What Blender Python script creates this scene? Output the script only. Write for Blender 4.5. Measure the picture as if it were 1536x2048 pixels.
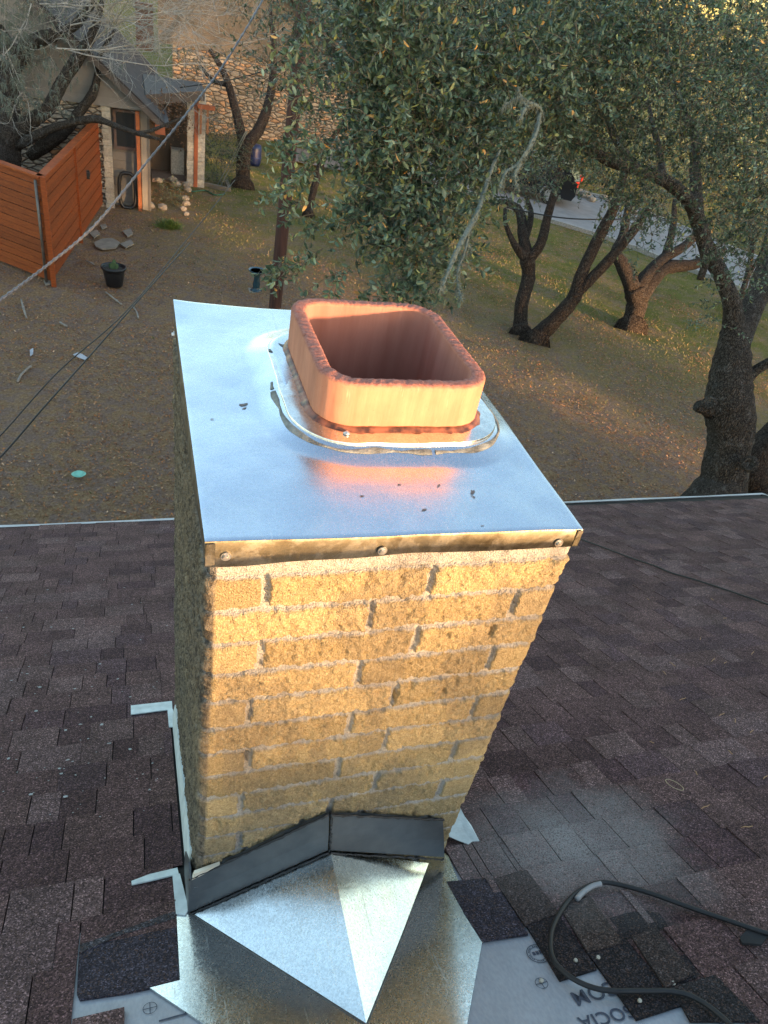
import bpy, math, random
import numpy as np
from mathutils import Vector, Matrix
rnd = random.Random(7); nr = np.random.default_rng(11)
for o in list(bpy.data.objects): bpy.data.objects.remove(o)
scene = bpy.context.scene; col = scene.collection
# ------------------------------------------------------------------ camera
F = 1451.5; YAW, PIT, ROL = 0.401249, 0.633900, 0.209749
CAM = np.array([-0.08968, -0.88770, 0.75450])
fw = np.array([math.sin(YAW)*math.cos(PIT), math.cos(YAW)*math.cos(PIT), -math.sin(PIT)])
_rt = np.array([math.cos(YAW), -math.sin(YAW), 0.0]); _up = np.cross(_rt, fw)
rt = _rt*math.cos(ROL)+_up*math.sin(ROL); up = -_rt*math.sin(ROL)+_up*math.cos(ROL)
cd = bpy.data.cameras.new('camera'); cam = bpy.data.objects.new('camera', cd); col.objects.link(cam)
cd.sensor_fit = 'HORIZONTAL'; cd.sensor_width = 36; cd.lens = 36*F/1536; cd.clip_start = .05; cd.clip_end = 600
M = Matrix([[rt[0], up[0], -fw[0], CAM[0]], [rt[1], up[1], -fw[1], CAM[1]], [rt[2], up[2], -fw[2], CAM[2]], [0, 0, 0, 1]])
cam.matrix_world = M; scene.camera = cam
# ------------------------------------------------------------------ light
SUN_EL = math.radians(4.8); SUN_AZ = math.atan2(0.56, -0.83)        # azimuth measured from +y towards +x
w = bpy.data.worlds.new('World'); scene.world = w; w.use_nodes = True
nt = w.node_tree; sky = nt.nodes.new('ShaderNodeTexSky'); sky.sky_type = 'NISHITA'; sky.sun_disc = False
sky.sun_elevation = SUN_EL; sky.sun_rotation = SUN_AZ; sky.air_density = 1.0; sky.dust_density = 1.0; sky.ozone_density = 1.3
nt.nodes['Background'].inputs['Strength'].default_value = 0.15
wb = nt.nodes.new('ShaderNodeMix'); wb.data_type = 'RGBA'; wb.blend_type = 'MULTIPLY'; wb.inputs[0].default_value = 1; wb.inputs[7].default_value = (1.05, 1.0, .93, 1)
nt.links.new(sky.outputs[0], wb.inputs[6]); nt.links.new(wb.outputs[2], nt.nodes['Background'].inputs[0])
sl = bpy.data.lights.new('sun', 'SUN'); sl.energy = 2.35; sl.color = (1, .60, .30); sl.angle = math.radians(1.5)
so = bpy.data.objects.new('sun', sl); col.objects.link(so)
sd = Vector((math.sin(SUN_AZ)*math.cos(SUN_EL), math.cos(SUN_AZ)*math.cos(SUN_EL), math.sin(SUN_EL)))
so.rotation_euler = sd.to_track_quat('Z', 'Y').to_euler(); so.location = (6, -12, 6)
scene.view_settings.view_transform = 'Standard'; scene.view_settings.look = 'None'
scene.view_settings.exposure = 2.72; scene.view_settings.gamma = 1
# ------------------------------------------------------------------ helpers
GZ = -5.5; RM = 0.48; RC = -1.2054                                  # ground height; roof plane z = RC - RM*y
def ray(px, py): return fw + rt*(px-768)/F - up*(py-1024)/F
def at(px, py, d): return CAM + ray(px, py)*d                        # point at depth d metres
def G(px, py, z=GZ):
    r = ray(px, py); return CAM + r*((z-CAM[2])/r[2])
def YP(px, py, Y):
    r = ray(px, py); return CAM + r*((Y-CAM[1])/r[1])
RN = np.array([0, RM, 1.0])/math.hypot(1, RM)
def RP(px, py, lift=0.0):
    r = ray(px, py); n = np.array([0, RM, 1.0]); t = (RC-CAM@n)/(r@n); return CAM + r*t + RN*lift
def rz(x, y, lift=0.0): return np.array([x, y, RC-RM*y]) + RN*lift
def mesh(name, V, Fc, mat, parent=None, smooth=False, cols=None, fmat=None):
    me = bpy.data.meshes.new(name); V = np.asarray(V, dtype=np.float32).reshape(-1, 3)
    if isinstance(Fc, np.ndarray):
        n, k = Fc.shape
        me.vertices.add(len(V)); me.vertices.foreach_set('co', V.ravel())
        me.loops.add(n*k); me.loops.foreach_set('vertex_index', Fc.astype(np.int32).ravel())
        me.polygons.add(n); me.polygons.foreach_set('loop_start', np.arange(0, n*k, k, dtype=np.int32))
        me.polygons.foreach_set('loop_total', np.full(n, k, dtype=np.int32)); me.update(calc_edges=True)
    else:
        me.from_pydata([tuple(map(float, v)) for v in V], [], [tuple(f) for f in Fc])
    if cols is not None:
        a = me.color_attributes.new('col', 'FLOAT_COLOR', 'POINT')
        c = np.ones((len(V), 4), dtype=np.float32); c[:, :cols.shape[1]] = cols; a.data.foreach_set('color', c.ravel())
    mats = mat if isinstance(mat, list) else [mat]
    for m_ in mats: me.materials.append(m_)
    if fmat is not None: me.polygons.foreach_set('material_index', np.asarray(fmat, dtype=np.int32))
    if smooth: me.polygons.foreach_set('use_smooth', np.ones(len(me.polygons), dtype=bool))
    me.validate(); me.update()
    o = bpy.data.objects.new(name, me); col.objects.link(o)
    if parent is not None:
        o.parent = parent; o.matrix_parent_inverse = Matrix.Translation(parent.location).inverted()
    return o
def tag(o, label, cat, group=None, kind=None):
    o['label'] = label; o['category'] = cat
    if group: o['group'] = group
    if kind: o['kind'] = kind
    return o
def thing(name, label, cat, loc=(0, 0, 0), group=None):
    o = bpy.data.objects.new(name, None); col.objects.link(o); o.location = tuple(map(float, loc)); o.empty_display_size = .1
    return tag(o, label, cat, group)
def struct(o): o['kind'] = 'structure'; return o
class MB:                                                            # collects pieces of ONE mesh
    def __init__(s): s.V = []; s.F = []; s.C = []
    def add(s, V, Fc, c=(1, 1, 1)):
        b = len(s.V); s.V += [tuple(map(float, v)) for v in V]; s.F += [tuple(i+b for i in f) for f in Fc]; s.C += [c]*len(V)
    def box(s, lo, hi, c=(1, 1, 1), rot=None, piv=None):
        x0, y0, z0 = lo; x1, y1, z1 = hi
        V = [(x0, y0, z0), (x1, y0, z0), (x1, y1, z0), (x0, y1, z0), (x0, y0, z1), (x1, y0, z1), (x1, y1, z1), (x0, y1, z1)]
        if rot is not None:
            V = [tuple(rot @ (Vector(v)-Vector(piv)) + Vector(piv)) for v in V]
        s.add(V, [(0, 3, 2, 1), (4, 5, 6, 7), (0, 1, 5, 4), (1, 2, 6, 5), (2, 3, 7, 6), (3, 0, 4, 7)], c)
    def prism(s, base, off, c=(1, 1, 1)):                            # polygon extruded along vector off
        n = len(base); base = [np.array(b, float) for b in base]; off = np.array(off, float)
        V = base + [b+off for b in base]
        s.add(V, [tuple(range(n))[::-1], tuple(range(n, 2*n))] + [(i, (i+1) % n, n+(i+1) % n, n+i) for i in range(n)], c)
    def tube(s, P, R, k=6, c=(1, 1, 1), rough=0, cap=True):
        P = [np.array(p, float) for p in P]; n = len(P)
        if np.isscalar(R): R = [R]*n
        T = [P[min(i+1, n-1)]-P[max(i-1, 0)] for i in range(n)]; T = [t/(np.linalg.norm(t)+1e-9) for t in T]
        a = np.array([0, 0, 1.0]) if abs(T[0][2]) < .9 else np.array([1.0, 0, 0])
        V = []; u = np.cross(T[0], a); u /= np.linalg.norm(u)
        for i in range(n):
            u = u - T[i]*(u@T[i]); u /= (np.linalg.norm(u)+1e-9); v = np.cross(T[i], u)
            for j in range(k):
                th = 2*math.pi*j/k; r = R[i]*(1+rough*(rnd.random()-.5)*2)
                V.append(P[i]+(u*math.cos(th)+v*math.sin(th))*r)
        Fc = [(i*k+j, i*k+(j+1) % k, (i+1)*k+(j+1) % k, (i+1)*k+j) for i in range(n-1) for j in range(k)]
        if cap: Fc += [tuple(range(k))[::-1], tuple((n-1)*k+j for j in range(k))]
        s.add(V, Fc, c)
    def lathe(s, prof, cen, k=20, c=(1, 1, 1)):
        cx, cy, cz = cen; V = []; n = len(prof)
        for r, z in prof:
            for j in range(k): V.append((cx+r*math.cos(2*math.pi*j/k), cy+r*math.sin(2*math.pi*j/k), cz+z))
        Fc = [(i*k+j, i*k+(j+1) % k, (i+1)*k+(j+1) % k, (i+1)*k+j) for i in range(n-1) for j in range(k)]
        Fc += [tuple(range(k))[::-1], tuple((n-1)*k+j for j in range(k))]
        s.add(V, Fc, c)
    def build(s, name, mat, parent=None, smooth=False):
        return mesh(name, s.V, s.F, mat, parent, smooth, np.array(s.C, dtype=np.float32))
def smoothpath(P, n=5):                                              # Catmull-Rom through points (any dimension)
    P = [np.array(p, float) for p in P]; out = []
    Q = [2*P[0]-P[1]]+P+[2*P[-1]-P[-2]]
    for i in range(1, len(Q)-2):
        for j in range(n):
            t = j/n; a, b, c, d = Q[i-1], Q[i], Q[i+1], Q[i+2]
            out.append(.5*((2*b)+(c-a)*t+(2*a-5*b+4*c-d)*t*t+(3*b-a-3*c+d)*t**3))
    out.append(P[-1]); return out
def vnoise(x, y, seed=0):                                            # smooth value noise on numpy arrays
    r = np.random.default_rng(seed); L = r.random((256, 256)).astype(np.float64)
    xi = np.floor(x).astype(int); yi = np.floor(y).astype(int); fx = x-xi; fy = y-yi
    fx = fx*fx*(3-2*fx); fy = fy*fy*(3-2*fy); a = L[xi % 256, yi % 256]; b = L[(xi+1) % 256, yi % 256]
    c = L[xi % 256, (yi+1) % 256]; d = L[(xi+1) % 256, (yi+1) % 256]
    return (a*(1-fx)+b*fx)*(1-fy)+(c*(1-fx)+d*fx)*fy - .5
def fbm(x, y, oct=4, seed=0):
    s = 0; a = 1.0
    for i in range(oct): s = s+a*vnoise(x*2**i, y*2**i, seed+i); a *= .55
    return s
# ------------------------------------------------------------------ materials
class NT:
    def __init__(s, name):
        s.m = bpy.data.materials.new(name); s.m.use_nodes = True; s.t = s.m.node_tree; s.b = s.t.nodes['Principled BSDF']
        s.tc = None
    def n(s, typ, **kw):
        nd = s.t.nodes.new(typ)
        for k, v in kw.items():
            if k.startswith('i_'):
                key = k[2:]; key = int(key) if key.isdigit() else key.replace('_', ' ')
                nd.inputs[key].default_value = v
            else: setattr(nd, k, v)
        return nd
    def l(s, a, b): s.t.links.new(a, b)
    def co(s, scale=(1, 1, 1), rot=(0, 0, 0)):
        if s.tc is None: s.tc = s.n('ShaderNodeTexCoord')
        mp = s.n('ShaderNodeMapping'); mp.inputs['Scale'].default_value = scale; mp.inputs['Rotation'].default_value = rot
        s.l(s.tc.outputs['Object'], mp.inputs[0]); return mp.outputs[0]
    def noise(s, scale, detail=4, rough=.55, co=None, dist=0):
        nd = s.n('ShaderNodeTexNoise'); nd.inputs['Scale'].default_value = scale; nd.inputs['Detail'].default_value = detail
        nd.inputs['Roughness'].default_value = rough; nd.inputs['Distortion'].default_value = dist
        s.l(co if co is not None else s.co(), nd.inputs['Vector']); return nd.outputs['Fac']
    def vor(s, scale, feat='F1', co=None, out='Distance'):
        nd = s.n('ShaderNodeTexVoronoi'); nd.feature = feat; nd.inputs['Scale'].default_value = scale
        s.l(co if co is not None else s.co(), nd.inputs['Vector']); return nd.outputs[out]
    def ramp(s, fac, stops):
        nd = s.n('ShaderNodeValToRGB'); cr = nd.color_ramp
        while len(cr.elements) < len(stops): cr.elements.new(.5)
        for e, (p, c) in zip(cr.elements, stops):
            e.position = p; e.color = (c, c, c, 1) if np.isscalar(c) else (*c, 1)
        s.l(fac, nd.inputs[0]); return nd.outputs[0]
    def mix(s, fac, a, b, mode='MIX'):
        nd = s.n('ShaderNodeMix', data_type='RGBA', blend_type=mode)
        for k, v in ((0, fac), (6, a), (7, b)):
            if isinstance(v, (int, float)): nd.inputs[k].default_value = v if k == 0 else (v, v, v, 1)
            elif isinstance(v, tuple): nd.inputs[k].default_value = (*v, 1)
            else: s.l(v, nd.inputs[k])
        return nd.outputs[2]
    def math(s, op, a, b=0.0):
        nd = s.n('ShaderNodeMath', operation=op)
        for k, v in ((0, a), (1, b)):
            if isinstance(v, (int, float)): nd.inputs[k].default_value = v
            else: s.l(v, nd.inputs[k])
        return nd.outputs[0]
    def attr(s, name='col'):
        nd = s.n('ShaderNodeAttribute'); nd.attribute_name = name; return nd.outputs['Color']
    def bump(s, h, strength=.5, dist=.01):
        nd = s.n('ShaderNodeBump'); nd.inputs['Strength'].default_value = strength; nd.inputs['Distance'].default_value = dist
        s.l(h, nd.inputs['Height']); s.l(nd.outputs[0], s.b.inputs['Normal']); return nd
    def set(s, color=None, rough=.8, metal=0, spec=None):
        if color is not None:
            if isinstance(color, tuple): s.b.inputs['Base Color'].default_value = (*color, 1)
            else: s.l(color, s.b.inputs['Base Color'])
        if isinstance(rough, (int, float)): s.b.inputs['Roughness'].default_value = rough
        else: s.l(rough, s.b.inputs['Roughness'])
        s.b.inputs['Metallic'].default_value = metal
        if spec is not None: s.b.inputs['Specular IOR Level'].default_value = spec
        return s.m
def plain(name, c, rough=.8, metal=0, var=.25, scale=8, bump=0):
    n = NT(name); f = n.noise(scale, 5); k = n.ramp(f, [(.3, 1-var), (.7, 1+var)])
    m = n.set(n.mix(1.0, c, k, 'MULTIPLY'), rough, metal)
    if bump: n.bump(n.noise(scale*6, 4), bump, .004)
    return m
def vcol(name, rough=.85, var=.3, scale=20, bump=0, bscale=60, spec=None):
    n = NT(name); f = n.noise(scale, 5); k = n.ramp(f, [(.3, 1-var), (.7, 1+var)])
    m = n.set(n.mix(1.0, n.attr(), k, 'MULTIPLY'), rough, 0, spec)
    if bump: n.bump(n.noise(bscale, 5), bump, .004)
    return m
# ================================================================== shingle roof of the near house
def m_shingle():
    n = NT('asphalt_shingle'); g = n.noise(420, 3, .7); g2 = n.vor(330, 'F1', out='Color'); big = n.noise(5, 4)
    sep = n.n('ShaderNodeSeparateColor'); n.l(g2, sep.inputs[0])
    k = n.ramp(sep.outputs[0], [(0, .30), (.45, .8), (.75, 1.2), (.92, 2.0), (1, 3.6)])
    c = n.mix(1.0, n.attr(), k, 'MULTIPLY'); c = n.mix(1.0, c, n.ramp(big, [(.3, .78), (.7, 1.25)]), 'MULTIPLY')
    c = n.mix(1.0, c, n.ramp(n.noise(45, 3), [(.3, .8), (.7, 1.2)]), 'MULTIPLY')
    # reddish granules
    c = n.mix(n.ramp(sep.outputs[1], [(.86, 0), (.9, .6)]), c, (.13, .075, .055))
    # pale mortar dust spilled right of the chimney: a stain with its own outline
    st = n.n('ShaderNodeVectorMath', operation='DISTANCE'); n.l(n.co((1, 1.35, 0)), st.inputs[0])
    p = RP(1125, 1690); st.inputs[1].default_value = (p[0]+.02, p[1]*1.35, 0)
    d = n.math('ADD', st.outputs['Value'], n.math('MULTIPLY', n.noise(5, 6, .7), .50))
    msk = n.ramp(d, [(.27, .85), (.42, .55), (.68, 0)])
    gr = n.ramp(n.noise(260, 3, .7), [(.38, 0.12), (.52, 1)])
    sv = n.n('ShaderNodeSeparateColor'); n.l(n.attr(), sv.inputs[0]); tabv = n.ramp(sv.outputs[0], [(.04, .35), (.10, 1)])
    c = n.mix(n.math('MULTIPLY', n.math('MULTIPLY', msk, gr), tabv), c, (.36, .35, .35))
    n.bump(g, .9, .004); return n.set(c, .9, 0, .25)
MSH = m_shingle()
house = thing('shingled_house', 'brown asphalt shingled house roof that the brick chimney rises through', 'house', (0, 4.1, GZ))
X0, X1 = -9.5, 6.47; YE = 4.05; YR = -1.02; DY = .143*.9014
def eave_y(x): return 3.86 + (x+1.1)*.028
base_rows = []
def inhole(x, y):                                                    # where the upper courses have been lifted around the cricket
    if -.27 < x <= -.164: return y < -.085 and y > -.24
    if -.164 < x <= .776: return y < -.30 if x > .3 else y < -.08
    if .776 < x <= .871: return y < -.27
    if .871 < x <= .994: return y < -.39
    if .994 < x <= 1.10: return y < -.52
    return False
PAL = [tuple(v_) for v_ in np.array([(.036, .024, .026), (.045, .031, .030), (.056, .040, .036), (.070, .052, .045), (.082, .066, .058), (.050, .038, .040), (.080, .066, .060)])*np.array([.84, .70, .76])-.005]
sh = MB(); nrow = int((YE+.15-YR)/DY)
y0 = .010 + DY*int((3.98-.01)/DY)
k = 0
while True:
    yb = y0 - k*DY
    if yb - DY < YR: break
    x = X0 - rnd.random()*.2; prev = 0
    while x < X1:
        wd = rnd.choice([.08, .10, .13, .15, .18, .21])*rnd.uniform(.9, 1.1); x2 = min(x+wd, X1)
        if yb < .02:
            for xs_ in (-.269, -.164, .776, .871, .994, 1.10):
                if x+.004 < xs_ < x2: x2 = xs_; break
        xa = x + (.0032 if rnd.random() < .70 else .0010); xb = x2
        yb_ = yb; ya = yb - DY - .004
        my = .5*(ya+yb_)
        if -.34 < my < .93:                                           # cut the tab where it meets the chimney flashing
            le = -.046 if my < .09 else -.021; ri = (.703-max(0, -my)*.15) if my < .03 else .692
            if xa < le < xb: xb = le
            elif xa < ri < xb: xa = ri
        mx = .5*(xa+xb)
        skip = inhole(mx, my)
        if -.36 < my < .93 and (-.046 if my < .09 else -.021) < mx < (.66 if my < .03 else .69): skip = True
        if yb > eave_y(mx): yb_ = min(yb, eave_y(mx)+.0)
        if yb_ - ya < .02: skip = True
        if skip or xb-xa < .012: x = x2; continue
        raised = rnd.random() < .5
        if prev: raised = not raised if rnd.random() < .35 else raised
        h = .0115 if raised else .0070; h += rnd.uniform(-.0010, .0010)
        c = rnd.choice(PAL[2:]) if raised else rnd.choice(PAL[:4]); f = rnd.uniform(.86, 1.14); c = tuple((v*.62+m_*.38)*f*k_ for v, m_, k_ in zip(c, (.045, .033, .035), (2.25, 2.05, 2.0)))
        cur = rnd.uniform(-.0022, .0022)
        V = [rz(xa, ya, .0022), rz(xb, ya, .0022), rz(xb, yb_+cur, h), rz(xa, yb_-cur, h),
             rz(xb, yb_+cur, -.001), rz(xa, yb_-cur, -.001), rz(xa, ya, -.003), rz(xb, ya, -.003)]
        cd_ = tuple(v*.45 for v in c)
        sh.add(V, [(0, 1, 2, 3), (3, 2, 4, 5), (0, 3, 5, 6), (2, 1, 7, 4)], c)
        x = x2
    k += 1
# hand-set pieces left around the opening (their smooth upper halves show)
def piece(pts, c, h=.007):
    P = [rz(*p, h) for p in pts]; sh.prism(P, -RN*.006, c)
DK = (.024, .020, .023); BL = (.042, .036, .048); BR = (.05, .037, .036)
def ppx(pts, c, h=.007): piece([tuple(RP(*p)[:2]) for p in pts], c, h)
ppx([(352, 1836), (240, 1872), (158, 1908), (154, 1990), (160, 2003), (250, 1990), (303, 1979), (358, 1964)], BL, .006)
ppx([(160, 1896), (268, 1858), (352, 1826), (352, 1842), (240, 1876), (158, 1912)], (.06, .055, .062), .009)
ppx([(893, 1768), (985, 1760), (1056, 1873), (963, 1887), (930, 1835)], BL, .008)
ppx([(986, 1764), (1052, 1745), (1118, 1833), (1050, 1858)], BR, .011)
ppx([(1036, 1828), (1100, 1806), (1193, 1942), (1119, 1965)], DK, .007)
ppx([(1118, 1822), (1180, 1800), (1245, 1893), (1174, 1912)], (.055, .04, .036), .0125)
ppx([(1176, 1912), (1255, 1888), (1362, 2015), (1272, 2044)], (.022, .019, .022), .0075)
ppx([(1262, 1882), (1310, 1862), (1385, 1955), (1330, 1985)], (.042, .032, .031), .013)
ppx([(1150, 1790), (1320, 1830), (1400, 1955), (1330, 1985), (1180, 1920)], DK, .0045)
ppx([(1325, 1985), (1430, 1955), (1520, 2048), (1380, 2048), (1362, 2016)], (.028, .025, .027), .0085)
shing = sh.build('roof_shingles', MSH, house)
# roof deck (dark) below, other slope, rakes, underlay
mb = MB(); dk = (.006, .005, .005)
mb.prism([rz(X0, 3.86-.24, -.004), rz(X1, 4.07, -.004), rz(X1, YR, -.004), rz(X0, YR, -.004)], (0, 0, -.10), dk)
zr = RC-RM*YR
mb.prism([(X0, YR, zr+.004), (X1, YR, zr+.004), (X1, YR-6.2, zr-3.0), (X0, YR-6.2, zr-3.0)], (0, 0, -.10), (.06, .045, .042))
deck = mb.build('roof_deck', vcol('deck_felt', .9), house)
mb = MB()
for i in range(52):
    xx = X0+i*.31; mb.prism([(xx, YR-.13, zr+.004-.05), (xx+.31, YR-.13, zr-.046+.004), (xx+.31, YR, zr+.022), (xx, YR, zr+.022)], (0, 0, -.006), (.07, .052, .05))
    mb.prism([(xx, YR, zr+.022), (xx+.31, YR, zr+.022), (xx+.31, YR+.13, zr-.045), (xx, YR+.13, zr-.045)], (0, 0, -.006), (.065, .05, .048))
mb.build('ridge_cap', MSH, house)
# drip edge + fascia along the eave, slightly wavy
mb = MB(); n_ = 60; xs = np.linspace(X0, X1, n_)
top = []; 
for x in xs:
    y = eave_y(x); wv = .006*math.sin(x*3.1)+.003*math.sin(x*9.7)
    top.append((x, y, wv))
for i in range(n_-1):
    (xa, ya, wa), (xb, yb, wb) = top[i], top[i+1]
    a = rz(xa, ya-.012, .010); b = rz(xb, yb-.012, .010); c = rz(xb, yb+.042, .012+wb*.4); d = rz(xa, ya+.042, .012+wa*.4)
    mb.add([a, b, c, d, c+np.array([0, 0, -.12]), d+np.array([0, 0, -.12])], [(0, 1, 2, 3), (3, 2, 4, 5)], (.50, .50, .52))
mb.build('eave_trim', vcol('painted_trim', .6, .15, 6), house)
mb = MB()
mb.prism([(X1, eave_y(X1)+.03, RC-RM*4.1-.0), (X1, YR, zr+.01), (X1, YR, zr-.16), (X1, eave_y(X1)+.03, RC-RM*4.1-.16)], (.025, 0, 0), (.55, .53, .5))
mb.build('rake_board', vcol('rake_paint', .6), house)
mb = MB(); mb.box((X0+.5, -7.6, GZ), (X1-.45, 3.35, -3.15), (.42, .38, .32)); mb.build('house_wall', vcol('house_wall_paint', .8), house)
# synthetic underlay sheet with printing
def m_under():
    n = NT('synthetic_underlay'); f = n.noise(160, 3, co=n.co((1, .12, 1))); g = n.noise(9, 4)
    c = n.mix(1.0, n.ramp(f, [(.3, (.29, .305, .34)), (.7, (.35, .365, .40))]), n.ramp(g, [(.3, .88), (.7, 1.08)]), 'MULTIPLY')
    n.bump(n.vor(55, co=n.co((1, 1, 1))), .12, .003); return n.set(c, .55)
gx = np.linspace(-.32, 1.5, 130); gy = np.linspace(-1.1, -.02, 80); XX, YY = np.meshgrid(gx, gy, indexing='ij')
L = -.0008 + .0012*fbm(XX*9, YY*9, 3, 5); V = np.stack([XX, YY, RC-RM*YY], -1)+RN*L[..., None]
def gridf(a, b):
    i = np.arange(a-1)[:, None]*b+np.arange(b-1)[None]; return np.stack([i, i+b, i+b+1, i+1], -1).reshape(-1, 4)
und = mesh('underlay_sheet', V.reshape(-1, 3), gridf(130, 80), m_under(), house, True)
INK = plain('printed_ink', (.05, .06, .09), .7, 0, .3, 90)
def flatring(mb, cx, cy, r0, r1, n=40, lift=.0014, sy=1.0):
    V = []; 
    for i in range(n):
        t = 2*math.pi*i/n
        for r in (r0, r1): V.append(rz(cx+r*math.cos(t), cy+sy*r*math.sin(t)*.9014, lift))
    mb.add(V, [(2*i, 2*i+1, (2*i+3) % (2*n), (2*i+2) % (2*n)) for i in range(n)])
def text_on_roof(s, cx, cy, size, ang, name='printed_lettering'):
    cu = bpy.data.curves.new('t', 'FONT'); cu.body = s; cu.size = size; cu.align_x = 'CENTER'; cu.align_y = 'CENTER'; cu.space_character = 1.05
    cu.offset = size*.012
    o = bpy.data.objects.new('t', cu); col.objects.link(o); bpy.context.view_layer.update()
    me = bpy.data.meshes.new_from_object(o); bpy.data.objects.remove(o)
    ux = np.array([math.cos(ang), math.sin(ang)]); V = []
    for v in me.vertices:
        x, y = v.co.x, v.co.y; X = cx+ux[0]*x-ux[1]*y; Yr = (ux[1]*x+ux[0]*y)*.9014
        V.append(rz(X, cy+Yr, .0014))
    Fc = [tuple(p.vertices) for p in me.polygons]; return mesh(name, V, Fc, INK, und)
text_on_roof('COM', .834, -.470, .050, math.pi+.02)
text_on_roof('SOCIA', .822, -.524, .043, math.pi-.04)
lg = MB(); cx, cy = RP(1076, 1908)[:2]; flatring(lg, cx, cy, .0255, .0275); flatring(lg, cx, cy, .0185, .0198)
for i in range(3): 
    a = rz(cx-.013+i*.009, cy-.002, .0014); lg.add([a, a+np.array([.007, 0, 0]), rz(cx-.006+i*.009, cy+.007, .0014), rz(cx-.013+i*.009, cy+.007, .0014)], [(0, 1, 2, 3)])
for i in range(30):
    t = 2*math.pi*i/30
    if i % 5 != 4: 
        c0 = rz(cx+.022*math.cos(t), cy+.022*math.sin(t)*.9, .0014); lg.add([c0+np.array([-.0013, -.0013, .0006]), c0+np.array([.0013, -.0013, .0006]), c0+np.array([.001, .0015, -.0006]), c0+np.array([-.001, .0015, -.0006])], [(0, 1, 2, 3)])
lg.build('printed_seal', INK, und)
for px, py in ((1083, 1967), (300, 2017)):
    lg = MB(); cx, cy = RP(px, py)[:2]; flatring(lg, cx, cy, .0135, .0148)
    for dx, dy in ((.0135, .0008), (.0008, .0125)):
        lg.add([rz(cx-dx, cy-dy, .0014), rz(cx+dx, cy-dy, .0014), rz(cx+dx, cy+dy, .0014), rz(cx-dx, cy+dy, .0014)], [(0, 1, 2, 3)])
    lg.build('printed_mark', INK, und)
for p0, p1 in (((318, 2045), (372, 2030)), ((1440, 2050), (1530, 2030))):
    lg = MB(); a = RP(*p0, .0014); b = RP(*p1, .0014); o_ = np.array([0, .004, -.002]); lg.add([a, b, b+o_, a+o_], [(0, 1, 2, 3)]); lg.build('printed_line', INK, und)
nm = plain('nail_steel', (.40, .36, .29), .5, .2, .2, 60)
for px, py in ((1151, 1928), (1196, 1922), (1346, 1974), (1279, 2009), (1083, 1965)):
    m_ = MB(); p = RP(px, py, .011 if px > 1100 else .006); m_.lathe([(.0001, .0012), (.0042, .0010), (.0048, 0), (.0048, -.004)], p, 12); m_.build('roofing_nail', nm, house)
# ------------------------------------------------------------------ pale flashing and paint beside the chimney
mp_ = plain('pale_flashing_paint', (.56, .63, .64), .55, .0, .18, 25, .3)
mb = MB()
def rq(pts, lift=.011): mb.prism([RP(*p, lift) for p in pts], -RN*.004)
rq([(262, 1416), (344, 1407), (345, 1423), (262, 1434)]); rq([(335, 1424), (346, 1423), (349, 1458), (338, 1459)]); mb.build('step_flashing', mp_, house); mb = MB()
rq([(263, 1769), (300, 1755), (355, 1742), (358, 1756), (346, 1757), (300, 1768), (264, 1776)]); mb.build('step_flashing', mp_, house); mb = MB(); rq([(345, 1757), (360, 1754), (378, 1826), (371, 1836), (352, 1834)])
mb.build('step_flashing', mp_, house)
mb = MB(); q = [RP(892, 1642, .03), RP(904, 1632, .040), RP(918, 1634, .036), RP(928, 1650, .030), RP(942, 1664, .022), RP(958, 1690, .014), RP(944, 1690, .013), RP(936, 1696, .013), RP(915, 1690, .016), RP(893, 1684, .022), RP(886, 1664, .03)]
mb.prism(q, -RN*.002); tp = mb.build('torn_flashing', mp_, house)
# ------------------------------------------------------------------ brick chimney
chim = thing('brick_chimney', 'tan split-face brick chimney with galvanized cap, standing on the shingle roof', 'chimney', (.345, .46, -1.35))
W, D = .69, .925; bx0, bx1, by0, by1 = .012, .680, .010, .915; rc = .010
steps = []                                                           # (x, y, nx, ny, side, along)
def side(p0, p1, n, st, sid):
    L_ = math.hypot(p1[0]-p0[0], p1[1]-p0[1]); k_ = max(2, int(L_/st)); dx = (p1[0]-p0[0])/L_; dy = (p1[1]-p0[1])/L_
    for i in range(k_+1):
        t = rc+(L_-2*rc)*i/k_; steps.append((p0[0]+dx*t, p0[1]+dy*t, n[0], n[1], sid, t))
def corner(c, a0, a1, sid, s0, s1):
    for i in range(1, 5):
        a = a0+(a1-a0)*i/5; steps.append((c[0]+rc*math.cos(a), c[1]+rc*math.sin(a), math.cos(a), math.sin(a), sid, s0+(s1-s0)*i/5))
side((bx0, by0), (bx1, by0), (0, -1), .0026, 0); corner((bx1-rc, by0+rc), -math.pi/2, 0, 0, bx1-bx0-rc, bx1-bx0)
side((bx1, by0), (bx1, by1), (1, 0), .008, 1); corner((bx1-rc, by1-rc), 0, math.pi/2, 1, by1-by0-rc, by1-by0)
side((bx1, by1), (bx0, by1), (0, 1), .012, 2); corner((bx0+rc, by1-rc), math.pi/2, math.pi, 2, bx1-bx0-rc, bx1-bx0)
side((bx0, by1), (bx0, by0), (-1, 0), .004, 3); corner((bx0+rc, by0+rc), math.pi, 1.5*math.pi, 3, by1-by0-rc, by1-by0)
S = np.array(steps); zt, zb = -.019, -1.70; zs = np.concatenate([np.arange(zt, -1.13, -.0026), np.arange(-1.13, zb, -.01)])
CH = .0818; Z1 = -.080
row = np.floor((Z1-zs)/CH).astype(int); fz = (Z1-zs)-row*CH
U = S[:, 5][:, None]; SID = S[:, 4][:, None]; ZZ = zs[None]; ROW = row[None]+0*SID.astype(int); FZ = fz[None]+0*U
jit = .0030*fbm(U*85+SID*31, ZZ*85, 3, 3)*2
dz = np.minimum(FZ, CH-FZ)-.0049
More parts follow.
